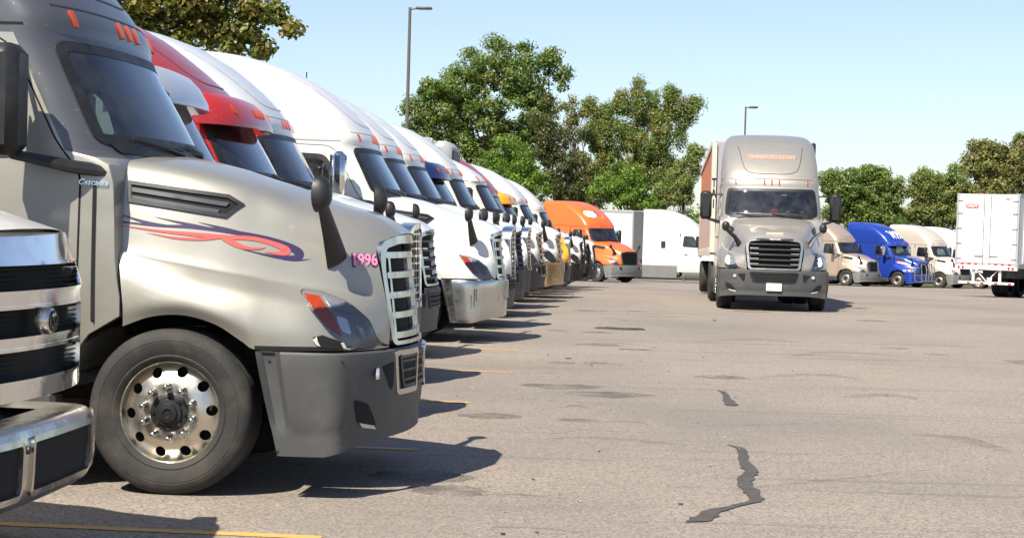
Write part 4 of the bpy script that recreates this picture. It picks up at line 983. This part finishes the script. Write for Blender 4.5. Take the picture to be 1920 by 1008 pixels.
for k, ch_ in enumerate('TA1'):
    vs, fs = text2d(ch_, .30, 0, .012); q.add([(.095, -1.235 + x * .55, 3.02 - .27 * k + y) for x, y in vs], fs)
q.obj('post_lettering', BLACK, tr_, 0)
q = MB(); q.box((.075, -1.235, 2.65), (.03, .11, 2.8)); q.obj('corner_post', mat('cream_post', (.62, .56, .46)), tr_)

# ------------------------------------------------------------------ driver of the oncoming truck
def person(parent_loc, rz, label):
    r = root('person', parent_loc, rz, label, 'person')
    J = {'pel': (0, 0, 0, .15), 'wa': (.02, 0, .2, .135), 'ch': (0, 0, .42, .16), 'nb': (.0, 0, .56, .075), 'nk': (.02, 0, .62, .055), 'hd': (.04, 0, .74, .095), 'ht': (.03, 0, .82, .08),
         'ls': (0, .19, .50, .065), 'le': (.16, .27, .27, .048), 'lw': (.40, .18, .32, .032), 'lh': (.46, .16, .35, .038), 'rs': (0, -.19, .50, .065), 're': (.16, -.27, .27, .048), 'rw': (.40, -.18, .32, .032), 'rh': (.46, -.16, .35, .038),
         'lk': (.42, .12, .04, .08), 'rk': (.42, -.12, .04, .08), 'lf': (.48, .12, -.38, .05), 'rf': (.48, -.12, -.38, .05), 'lt': (.62, .12, -.42, .04), 'rt': (.62, -.12, -.42, .04)}
    E = ['pel-wa', 'wa-ch', 'ch-nb', 'nb-nk', 'nk-hd', 'hd-ht', 'ch-ls', 'ls-le', 'le-lw', 'lw-lh', 'ch-rs', 'rs-re', 're-rw', 'rw-rh', 'pel-lk', 'pel-rk', 'lk-lf', 'rk-rf', 'lf-lt', 'rf-rt']
    # fingers closed on the wheel rim
    for s_, h in ((1, 'lh'), (-1, 'rh')):
        for k in range(4):
            y = s_ * (.16 + .02 * (k - 1.5)); J[h + str(k)] = (.52, y, .375 - .008 * k, .009); J[h + str(k) + 'b'] = (.535, y, .345 - .006 * k, .008); E += [h + '-' + h + str(k), h + str(k) + '-' + h + str(k) + 'b']
        J[h + 't'] = (.50, s_ * .115, .37, .010); E.append(h + '-' + h + 't')
    ks = list(J); me = bpy.data.meshes.new('body'); me.from_pydata([J[k][:3] for k in ks], [(ks.index(e.split('-')[0]), ks.index(e.split('-')[1])) for e in E], [])
    o = link('body', me, r); md = o.modifiers.new('s', 'SKIN'); 
    for i, k in enumerate(ks): me.skin_vertices[0].data[i].radius = (J[k][3],) * 2
    me.skin_vertices[0].data[0].use_root = True; sb = o.modifiers.new('u', 'SUBSURF'); sb.levels = 1; sb.render_levels = 1
    dg = bpy.context.evaluated_depsgraph_get(); nm = bpy.data.meshes.new_from_object(o.evaluated_get(dg)); o.modifiers.clear(); o.data = nm
    nm.materials.clear(); nm.materials.append(SHIRT); nm.materials.append(SKIN)
    for p in nm.polygons: p.material_index = 1 if (p.center.z > .585 or p.center.x > .36 and p.center.z > .2) else 0
    nm.shade_smooth()
    hr = MB(); hr.lathe([(.10, -.02), (.103, .03), (.085, .085), (.045, .115), (0, .122)], 18, 'z', (.025, 0, .755)); hr.obj('hair', BLACK, r)
    q = MB(); q.add([(.135, .012, .735), (.135, -.012, .735), (.158, 0, .72), (.13, 0, .765)], [(0, 1, 2), (0, 2, 3), (1, 3, 2)]); q.obj('nose', SKIN, r)
    for s_ in (-1, 1): q = MB(); q.lathe([(0, .006), (.008, .004), (.010, 0)], 10, 'x', (.127, s_ * .032, .765)); q.obj('eye', BLACK, r)
    q = MB(); q.tube([(.125, -.022, .695), (.133, 0, .692), (.125, .022, .695)], .005, 6); q.obj('mouth', mat('lips', (.3, .1, .08)), r)
    for s_ in (-1, 1): q = MB(); q.lathe([(0, .01), (.02, .008), (.028, 0)], 10, 'y', (.03, s_ * .095, .75)); q.obj('ear', SKIN, r)
    return r
ca, sa = math.cos(aim), math.sin(aim)
person((ox + ca * -1.33 - sa * .55, oy + sa * -1.33 + ca * .55, 1.86), aim, 'driver in a grey shirt sitting behind the wheel of the oncoming truck')

# ------------------------------------------------------------------ far rows
def far(px, py, Y, deg, label, body, group='trucks parked nose out in the far row', **k):
    p = at(px, py, Y); a = R(deg); x, y = p.x + 1.19 * -math.sin(a) * 1 * 0, p.y
    # px,py marks the near front wheel: step from that wheel to the axle centre
    x = p.x - math.sin(a) * 1.19; y = p.y + math.cos(a) * 1.19
    r, s_ = truck('semi_truck', (x, y, zg(x, y)), a, label, group, body, det=k.pop('det', 1), **k); return r, s_
tO, sO = far(1117, 527, 91, -46, 'orange sleeper truck with white and blue roof logo at the end of the aisle', P_ORANGE, None, grille='black', bumper=LPLAST)
lg = rpoly([(-.78, 3.48), (-.60, 3.66), (-.05, 3.62), (.02, 3.40), (-.30, 3.30), (-.70, 3.34)], .08)
lg = [(u * 1.0 - .05, v) for u, v in lg]
plate(sO['SF'], lg, (), .006, 0, .08).obj('logo_patch', DWHITE, tO, 0)
lettering(sO['SF'], 'U', .34, (-.55, 3.45), 0, 1, .010, bold=.012).obj('logo_letter', mat('decal_grey', (.4, .4, .42)), tO, 0)
lettering(sO['SF'], 'S', .34, (.02, 3.50), 0, 1, .010, bold=.014).obj('logo_letter', DBLUE, tO, 0)
lettering(sO['SF'], 'X', .30, (.30, 3.38), 0, 1, .010, bold=.010, shear=.3).obj('logo_letter', DPINK, tO, 0)
tW, _ = far(1338, 524, 101, -10, 'white sleeper truck seen side on behind the oncoming trailer, with grey skirts', P_WHITE, None, grille='black', skirt=LPLAST, bumper=LPLAST, det=1, skirt_top=.98)
x, y = at(1200, 500, 104).x, 104.0
trailer((x, y, zg(x, y)), R(-28), 'long white trailer behind the orange truck', group=None, front=GREYV, doors=False)
t_g, _ = far(1585, 536, 113, -46, 'gold beige sleeper truck with grey bumper right behind the oncoming truck', P_GOLD, bumper=LPLAST, grille='dark')
t_b, sb_ = far(1682, 540, 115, -46, 'bright blue sleeper truck with white WPX lettering and pipe grille guard', P_BLUE, visor=P_BLUE, guard=GALV, bumper=P_BLUE, grille='black', door_mirror=CHROME, skirt=P_BLUE)
lettering(sb_['SF'], 'WPX', .60, (.10, 3.36), 0, 1, .010, bold=.03, sx=1.0).obj('roof_lettering', DWHITE, t_b, 0)
plate(sb_['HR'], ribbon([(-.2, 1.62), (.3, 1.56), (.6, 1.48), (.75, 1.40)], [.02, .09, .10, .04]), (), .005, 0, .07).obj('white_stripe', DWHITE, t_b, 0)
plate(sb_['HR'], ribbon([(-.2, 1.70), (.2, 1.64), (.5, 1.56)], [.02, .05, .02]), (), .005, 0, .07).obj('red_stripe', DRED, t_b, 0)
plate(sb_['HR'], [(.42, 1.13), (.62, 1.10), (.62, 1.04), (.44, 1.07)], (), .005, 0, .07).obj('white_badge', DWHITE, t_b, 0)
t_p, _ = far(1760, 540, 117.6, -46, 'pale gold sleeper truck between the blue truck and the white trailer', P_PALEGOLD, bumper=LPLAST, grille='black')
t_w, _ = far(1834, 541, 121, -24, 'white sleeper truck mostly hidden behind the trailer at the right edge', P_WHITE, bumper=WHITEV, grille='black', xb=-5.3)

# trailer at the right, seen from its rear
p0 = at(1847, 540, 70.6); a = R(53)
dx, dy = math.cos(a), math.sin(a)
tr2 = trailer((p0.x + dx * 14.6, p0.y + dy * 14.6, zg(0, p0.y + dy * 14.6)), a, 'white box trailer seen from its rear doors at the right edge of the lot', L_=14.6, side=WHITEV, flaps=False, bogie=2.6, pitch=math.atan2(-(zg(0, p0.y + dy * 14.6) - zg(0, p0.y)), 14.6))
q = MB(); pl = rpoly([(-.92, 3.52), (-.38, 3.52), (-.38, 3.70), (-.92, 3.70)], .08)
EX = -14.6 - .052
q.add([(EX, -u, v) for u, v in pl], [tuple(range(len(pl)))]); q.obj('door_badge', DRED, tr2, 0)
vs, fs = text2d('UTILITY', .12, 0, .004); q = MB(); q.add([(EX - .004, .65 - x, 3.61 + y) for x, y in vs], fs); q.obj('badge_lettering', DWHITE, tr2, 0)
vs, fs = text2d('535416', .09, 0, .004); q = MB(); q.add([(EX - .004, -.86 - x, 3.90 + y) for x, y in vs], fs); q.obj('door_number', DRED, tr2, 0)

# ------------------------------------------------------------------ near chrome nosed truck at the left edge
def chrome_truck():
    a = ROWA; loc = (-2.16, 8.2, 0)
    r = root('medium_truck', loc, a, 'truck nose cut off by the left edge, with three slot chrome grille and chrome bumper', 'truck')
    gs = lambda y, z: (Vector((-.02 - .10 * (abs(y - .12) / .76) ** 2.4 - .10 * max(0, z - 1.35) / .3, y, z)), Vector((1, .3 * y, .05)).normalized())
    out = rpoly([(-.64, .84), (.88, .84), (.88, 1.50), (.80, 1.60), (-.58, 1.60), (-.64, 1.50)], .07)
    slots = [rpoly([(-.50, z), (.74, z), (.75, z + h), (-.51, z + h)], .03) for z, h in ((.93, .14), (1.125, .135), (1.335, .12))]
    plate(gs, out, slots, 0, .10, .05).obj('grille_shell', CHROME, r, 32)
    for s_ in slots:
        plate(gs, inset(s_, -.012), [inset(s_, .004)], .008, .02, .05).obj('slot_rim', CHROME, r, 30)
    back = MB(); plate(gs, inset(out, .02), (), -.07, 0, .1, back); back.obj('grille_back', BLACK, r, 0)
    for z in np.arange(.95, 1.46, .022):
        q = MB(); q.box((-.100, .12, z), (.016, 1.22, .004)); q.obj('louvre', mat('louvre_black', (.008, .008, .009), .95), r, 0)
    e = MB(); e.lathe([(0, .022), (.048, .018), (.060, .010), (.064, 0), (.064, -.05)], 28, 'x', (.02, .03, 1.195)); em = e.obj('emblem', CHROME2, r, 30)
    e = MB(); e.lathe([(.040, .024), (.046, .027), (.051, .022)], 28, 'x', (.02, .03, 1.195)); e.tube([(.044, .0, 1.215), (.044, .03, 1.17), (.044, .06, 1.215)], .006, 6); e.tube([(.044, .005, 1.18), (.044, .055, 1.18)], .006, 6); e.obj('emblem_relief', STEEL, em, 30)
    # fenders and hood
    L = [[(-.02, 1.14, .80), (-.30, 1.17, .80), (-.62, 1.18, .98), (-.95, 1.18, 1.10), (-1.3, 1.18, 1.0), (-1.5, 1.18, .8)],
         [(-.10, 1.10, 1.05), (-.30, 1.18, 1.08), (-.62, 1.2, 1.15), (-.95, 1.2, 1.2), (-1.3, 1.19, 1.18), (-1.5, 1.18, 1.15)],
         [(-.20, 1.02, 1.32), (-.35, 1.10, 1.36), (-.62, 1.12, 1.40), (-.95, 1.12, 1.43), (-1.3, 1.12, 1.45), (-1.5, 1.12, 1.48)],
         [(-.16, .82, 1.46), (-.35, .86, 1.52), (-.62, .90, 1.58), (-.95, .94, 1.64), (-1.3, .98, 1.70), (-1.5, 1.0, 1.74)],
         [(-.12, .62, 1.59), (-.35, .66, 1.66), (-.62, .70, 1.72), (-.95, .74, 1.78), (-1.3, .78, 1.84), (-1.5, .8, 1.88)],
         [(-.06, .3, 1.615), (-.35, .34, 1.70), (-.62, .36, 1.77), (-.95, .38, 1.83), (-1.3, .4, 1.90), (-1.5, .4, 1.94)],
         [(-.04, 0, 1.62), (-.35, 0, 1.71), (-.62, 0, 1.78), (-.95, 0, 1.84), (-1.3, 0, 1.91), (-1.5, 0, 1.95)]]
    L = np.array(L); kk = np.clip((L[:, :, 1] - .60) / .35, 0, 1) * np.clip((1.2 + L[:, :, 0]) / .9, 0, 1); L[:, :, 0] -= .52 * kk
    B = cr(L, 26); B = np.transpose(cr(np.transpose(B, (1, 0, 2)), 22), (1, 0, 2)); nv, nu = B.shape[:2]
    full = np.concatenate([B * [1, -1, 1], B[::-1][1:]], 0); m = MB(); m.add(full.reshape(-1, 3).tolist(), [(i * nu + j, i * nu + j + 1, (i + 1) * nu + j + 1, (i + 1) * nu + j) for i in range(full.shape[0] - 1) for j in range(nu - 1)])
    m.obj('hood', P_WHITE, r, 40)
    # face panels beside the grille with headlights
    for sd in (-1, 1):
        fs_ = lambda y, z: (Vector((-.62 - .20 * (max(0, abs(y) - .6) / .55) ** 2, y, z)), Vector((1, .5 * np.sign(y), 0)).normalized())
        o_ = rpoly([(sd * .64, .84), (sd * 1.12, .84), (sd * 1.10, 1.22), (sd * .98, 1.42), (sd * .64, 1.56)], .05)
        plate(fs_, o_, (), 0, .05, .06).obj('fender_face', P_WHITE, r, 30)
        h_ = rpoly([(sd * .74, .96), (sd * 1.04, .96), (sd * 1.02, 1.22), (sd * .74, 1.26)], .05); plate(fs_, h_, (), .012, .01, .06).obj('headlight', REFL, r, 30)
    # bumper
    P = cr([(-.60, .79), (-.38, .79), (-.14, .78), (.0, .73), (.045, .56), (.055, .3), (.06, 0)], 26)
    P = [(x, -y - .14) for x, y in P] + [(x, y - .14) for x, y in P[::-1][1:]]
    prof = [(.74, -.22), (.755, -.04), (.74, .02), (.69, .045), (.62, .045), (.50, .04), (.44, .02), (.39, -.05), (.36, -.16)]
    rows = []
    for z, o_ in cr(prof, 20):
        row_ = []
        for i, (x, y) in enumerate(P):
            A_ = P[max(i - 1, 0)]; B_ = P[min(i + 1, len(P) - 1)]; d = Vector((B_[0] - A_[0], B_[1] - A_[1])).normalized(); nx, ny = d.y, -d.x
            row_.append((x + nx * o_, y + ny * o_, z))
        rows.append(row_)
    n = len(P); bm = MB(); bm.add([p for q in rows for p in q], [(i * n + j, i * n + j + 1, (i + 1) * n + j + 1, (i + 1) * n + j) for i in range(len(rows) - 1) for j in range(n - 1)])
    bf = Surf(bm, 'F'); holes = [rpoly([(c_ - hw, .47), (c_ + hw, .47), (c_ + hw, .69), (c_ - hw, .69)], .03) for c_, hw in ((-.02, .39), (-.70, .16))]
    # front skin with openings, the formed shell kept only at its lips and returns
    ou = rpoly([(-.90, .40), (.62, .40), (.62, .735), (-.90, .735)], .04)
    plate(bf, ou, holes, .012, .035, .05).obj('bumper', CHROME2, r, 28)
    bm.obj('bumper_core', CHROME2, r, 40)
    for h_ in holes:
        plate(bf, inset(h_, -.008), (), .003, 0, .08).obj('bumper_opening', BLACK, r, 0); plate(bf, inset(h_, -.018), [inset(h_, .006)], .024, .03, .05).obj('opening_rim', CHROME2, r, 30)
    q = MB(); q.lathe([(0, .03), (.018, .025), (.02, 0)], 12, 'x'); b_ = q.obj('bumper_bolt', STEEL, r); hh, nn = bf(-.475, .66); b_.location = hh
    # cab, out to the left of the frame
    T = [(.75, -1.5, -1.55, 1.12), (1.2, -1.5, -1.55, 1.13), (1.9, -1.48, -1.6, 1.1), (2.4, -1.85, -2.05, 1.02), (2.62, -2.05, -2.3, .95), (2.72, -2.3, -2.6, .6), (2.74, -2.6, -2.7, .01)]
    T = cr(T, 34); m = MB(); rows = []
    for z, xf, xs, w_ in T:
        rw = [(xs + (xf - xs) * abs(math.cos(a_)) ** .8, w_ * math.sin(a_) ** .8, z) for a_ in [math.pi / 2 * j / 12 for j in range(13)]]; rw += [(xs + (-3.9 - xs) * t_, w_, z) for t_ in np.linspace(.05, 1, 14)] + [(-3.91, 0, z)]; rows.append(rw)
    n = len(rows[0])
    for sd in (-1, 1): m.add([(x, y * sd, z) for q in rows for x, y, z in q], [(i * n + j, i * n + j + 1, (i + 1) * n + j + 1, (i + 1) * n + j) for i in range(len(rows) - 1) for j in range(n - 1)])
    m.obj('cab', P_WHITE, r, 35); sf = Surf(m, 'F'); wsp = rpoly([(-.9, 1.96), (.9, 1.96), (.8, 2.5), (-.8, 2.5)], .08); plate(sf, wsp, (), .006, 0, .1).obj('windshield', BPLAST, r, 30)
    for pl in ('R', 'L'): plate(Surf(m, pl), rpoly([(-2.9, 1.95), (-1.95, 1.95), (-2.2, 2.45), (-2.85, 2.45)], .06), (), .006, 0, .1).obj('side_window', BPLAST, r, 30)
    q = MB(); q.box((-4.8, 0, .75), (6.5, .9, .25)); q.box((-.6, 0, .5), (1.0, 1.4, .3)); q.box((-1.1, 0, 1.2), (.8, 1.6, .8)); q.obj('chassis', BLACK, r)
    q = MB(); q.box((-6.0, 0, 1.3), (4.0, 2.4, .7), bev=.03); q.obj('flat_body', STEEL, r)
    for sd in (-1, 1):
        for x in (-.95, -6.2): wheel(r, x, sd, 1.12, False, 'deep_rim')
chrome_truck()

# ------------------------------------------------------------------ lamp posts and whip antenna
def pole(px, ytop, ybot, Y, label, rad, arm):
    b = at(px, ybot, Y); t_ = at(px, ytop, Y); z0 = zg(b.x, Y); H = t_.z - z0
    r = root('street_lamp', (b.x, Y, z0), 0, label, 'lamp post', 'lamp posts over the parking lot')
    m = MB(); m.tube([(0, 0, 0), (0, 0, H)], [rad, rad * .72], 10); m.obj('pole', POLE, r)
    m = MB(); m.lathe([(rad * 2.2, 0), (rad * 2.2, .7), (0, .7)], 12, 'z'); m.obj('concrete_base', GREYV, r)
    m = MB(); m.tube([(0, 0, H - .08), (arm * .3, 0, H - .04)], rad * .5, 8); m.obj('arm', POLE, r)
    m = MB(); m.box((arm * .62, 0, H - .02), (arm * .72, .34, .13), bev=.05); m.obj('lamp_head', POLE, r, 40)
    m = MB(); m.box((arm * .64, 0, H - .09), (arm * .5, .24, .02)); m.obj('lamp_glass', GALV, r)
pole(756, 14, 500, 90, 'tall bronze lamp post at the left, in front of the biggest tree', .105, 1.15)
pole(1389, 200, 500, 121, 'smaller lamp post rising behind the oncoming truck', .085, .85)
p = at(575, 135, 60); m = MB(); m.tube([(0, 0, -3.5), (0, 0, 0)], .02, 6); q = m.obj('antenna', BLACK, None); q.location = p; tag(q, 'thin black whip antenna standing up behind the white truck roofs', 'antenna')

# ------------------------------------------------------------------ trees
NPR = np.random.default_rng(11)
def leaves_mesh(name, C, Rr, per, size, cols, lobes=1.0, droop=0):
    """C (n,3) puff centres, Rr (n,) radii; leaf cards scattered through every puff"""
    n = len(C) * per; ci = np.repeat(np.arange(len(C)), per)
    d = NPR.normal(size=(n, 3)); d /= np.linalg.norm(d, axis=1)[:, None]; rad = NPR.random(n) ** .45
    P = C[ci] + d * (rad * Rr[ci])[:, None] * np.array([1, 1, .78])
    if droop: P[:, 2] -= droop * NPR.random(n) ** 2 * Rr[ci]
    nrm = d * .9 + NPR.normal(size=(n, 3)) * .45 + np.array([0, 0, .35]); nrm /= np.linalg.norm(nrm, axis=1)[:, None]
    a = np.cross(nrm, NPR.normal(size=(n, 3))); a /= np.linalg.norm(a, axis=1)[:, None]; b = np.cross(nrm, a)
    s = size * NPR.uniform(.55, 1.25, n)[:, None]; el = .62
    V = np.stack([P - a * s, P + b * s * el * .9 + nrm * s * .15, P + a * s, P - b * s * el + nrm * s * .15], 1).reshape(-1, 3)
    me = bpy.data.meshes.new(name); me.vertices.add(4 * n); me.vertices.foreach_set('co', V.astype(np.float32).ravel())
    me.loops.add(4 * n); me.loops.foreach_set('vertex_index', np.arange(4 * n, dtype=np.int32)); me.polygons.add(n)
    me.polygons.foreach_set('loop_start', np.arange(0, 4 * n, 4, dtype=np.int32)); me.update(calc_edges=True)
    base = np.array(cols)[NPR.integers(0, len(cols), len(C))]; pc = base[ci] * np.array([1.80, 1.62, 1.45]) * NPR.uniform(.7, 1.3, n)[:, None] * NPR.uniform(.88, 1.12, (n, 3))
    at_ = me.attributes.new('tint', 'FLOAT_COLOR', 'FACE'); at_.data.foreach_set('color', np.concatenate([pc, np.ones((n, 1))], 1).astype(np.float32).ravel())
    me.materials.append(LEAF); return me
def tree(label, Y, ell, trunk, npuff, prad, per, size, cols, seed, fine=True, group='trees behind the parking lot', depth=.8, droop=0, name='tree', fill=.42, tr=.28, limbs=26, cat='tree', nearY=None):
    """ell: crown lobes as (cx,cy,rx,ry) in photo pixels, set at distance Y"""
    if fine: per = int(per * 1.5); size *= .68; npuff = int(npuff * 1.25); prad *= .8
    rr = np.random.default_rng(seed); k = FPX / Y; C = []; Rd = []
    tot = sum(e[2] * e[3] for e in ell)
    b = at(trunk[0], 500, Y); z0 = zg(b.x, Y); base = Vector((b.x, Y, z0))
    ell = [(e[0], e[1], e[2] * (.93 if fine else 1), e[3] * (.93 if fine else 1)) for e in ell]
    if fine:
        for e in list(ell):
            for _ in range(3):
                a_ = rr.uniform(-.3, math.pi + .3); f_ = rr.uniform(.18, .34); ell.append((e[0] + e[2] * math.cos(a_) * .93, e[1] - e[3] * math.sin(a_) * .90, max(7, e[2] * f_), max(6, e[3] * f_)))
    for cx, cy, rx, ry in ell:
        c = at(cx, cy, Y); m = max(3, int(npuff * rx * ry / tot)); RX, RZ = rx / k, ry / k; RY = RX * depth
        dd = rr.normal(size=(m, 3)); dd /= np.linalg.norm(dd, axis=1)[:, None]; q = np.where(rr.random(m) < fill, rr.random(m) ** .5 * .8, rr.uniform(.80, 1.0, m))
        pr = prad * rr.uniform(.55, 1.3, m)
        Pp = np.array(c) + dd * q[:, None] * np.maximum(np.array([RX, RY, RZ])[None] - pr[:, None] * .55, .1)
        C.append(Pp); Rd.append(pr)
    C = np.concatenate(C); Rd = np.concatenate(Rd); C[:, 2] = np.maximum(C[:, 2], z0 + .3)
    r = root(name, base, 0, label, cat, group)
    me = leaves_mesh('crown', C - np.array(base), Rd, per, size, cols, droop=droop); link('crown', me, r)
    m = MB(); top = C[:, 2].max() - z0; cen = C.mean(0) - np.array(base)
    fork = Vector((cen[0] * .15, cen[1] * .1, top * .18)); mid = Vector((cen[0] * .6, cen[1] * .5, top * .55)); tp = Vector((cen[0], cen[1], top * .8))
    m.tube([(0, 0, -.3), fork, mid, tp], [tr * 1.25, tr, tr * .6, tr * .2], 9); m.obj('trunk', BARK, r)
    m = MB(); sel = rr.permutation(len(C))[:limbs]; stem = [Vector((0, 0, 0)), fork, mid, tp]
    for i in sel:
        e = Vector(C[i] - np.array(base)); f = min(.95, max(.12, (e.z / top) * .62)); g = f * 3; j = min(2, int(g)); s0 = stem[j].lerp(stem[j + 1], g - j)
        w1 = s0.lerp(e, .4) + Vector(rr.normal(size=3)) * .25; w2 = s0.lerp(e, .75) + Vector(rr.normal(size=3)) * .25
        m.tube([s0, w1, w2, e], [tr * .38, tr * .24, tr * .13, tr * .04], 5, cap=False)
    m.obj('limbs', BARK, r); return r
G1 = [(.075, .125, .028), (.10, .155, .04), (.06, .10, .022), (.125, .165, .055)]
G2 = [(.105, .150, .045), (.13, .165, .055), (.09, .13, .038), (.14, .145, .05)]
G3 = [(.085, .165, .022), (.11, .19, .03), (.07, .13, .02)]
G4 = [(.14, .16, .06), (.11, .125, .038), (.13, .125, .05)]
tree('largest broad tree with a rounded crown behind the left row', 128, [(935, 130, 95, 62), (860, 190, 85, 60), (990, 150, 80, 65), (820, 225, 65, 62), (930, 215, 110, 80), (1010, 240, 55, 75), (850, 290, 85, 60), (960, 300, 90, 70), (780, 230, 28, 40), (800, 290, 50, 50), (900, 350, 90, 50)], (935, 0), 330, .95, 120, .17, G1, 1, tr=.35)
tree('feathery willow like tree leaning to the right, right of the largest tree', 126, [(1215, 190, 60, 48), (1275, 205, 42, 38), (1150, 240, 65, 62), (1230, 250, 70, 60), (1180, 310, 85, 60), (1120, 210, 30, 30), (1120, 320, 60, 60), (1250, 330, 55, 55)], (1195, 0), 300, .75, 150, .12, G2, 2, droop=.9, tr=.3)
tree('thin half bare tree standing between the two big trees', 124, [(1075, 215, 22, 45), (1065, 280, 38, 60), (1085, 340, 40, 50)], (1086, 0), 50, .65, 60, .12, G4, 3, tr=.16, limbs=44, fill=.5)
tree('bright green bushy tree low in front of the largest tree', 119, [(955, 310, 50, 58), (985, 345, 62, 50), (920, 330, 35, 50)], (960, 0), 110, .75, 120, .13, G3, 4, tr=.16)
tree('dark vine covered small tree behind the orange truck', 122, [(1030, 250, 34, 75), (1050, 340, 48, 50), (1100, 370, 50, 30)], (1040, 0), 70, .8, 110, .14, [(.045, .055, .02), (.06, .065, .028)], 5, tr=.16)
tree('low green bush left of the oncoming truck', 118, [(1165, 350, 60, 45), (1220, 370, 50, 35)], (1180, 0), 80, .7, 110, .13, G3, 6, cat='bush', name='bush', tr=.1)
tree('yellow green shrub touching the oncoming trailer', 117, [(1285, 345, 32, 45), (1262, 365, 30, 35), (1300, 300, 18, 30)], (1284, 0), 60, .65, 110, .12, G2, 7, cat='bush', name='shrub', tr=.1)
tree('round dark green tree right of the oncoming truck', 140, [(1600, 355, 58, 48), (1645, 365, 52, 50), (1570, 350, 35, 42), (1620, 400, 75, 40)], (1615, 0), 200, .95, 110, .17, G1, 8, tr=.3)
tree('olive tree in the gap before the right hand trees', 145, [(1750, 365, 48, 50), (1785, 350, 42, 40), (1725, 395, 30, 30), (1775, 400, 60, 35)], (1755, 0), 150, .9, 110, .16, G2, 9, tr=.25)
tree('tall pale crowned tree at the right edge of the photo', 150, [(1850, 310, 45, 45), (1900, 320, 55, 65), (1860, 370, 70, 50), (1930, 290, 45, 40), (1830, 295, 22, 25)], (1870, 0), 200, 1.0, 100, .19, G4, 10, tr=.3)
tree('big near tree whose leafy branches hang over the left row', 96, [(230, 0, 190, 62), (400, 10, 110, 72), (330, 60, 120, 50), (440, 70, 60, 45), (505, 20, 50, 28), (490, 95, 32, 26), (150, -60, 200, 70), (545, 52, 14, 10), (320, -80, 200, 80)], (60, 0), 420, .80, 75, .19, [(.085, .10, .022), (.11, .12, .03), (.07, .075, .02), (.14, .11, .03)], 12, fine=False, depth=.5, tr=.45)
# unbroken bushes low behind everything
NB = 640; Cx = np.linspace(-75, 85, NB); Cc = np.stack([Cx + NPR.normal(size=NB), 152 + NPR.normal(size=NB) * 3, np.array([zg(0, 152) + 1 + NPR.uniform(0, 5.0) for _ in Cx])], 1)
tag(link('distant_treeline', leaves_mesh('distant_treeline', Cc, NPR.uniform(1.0, 1.9, NB), 90, .24, G1)), 'continuous belt of trees and bushes beyond the lot', kind='stuff')
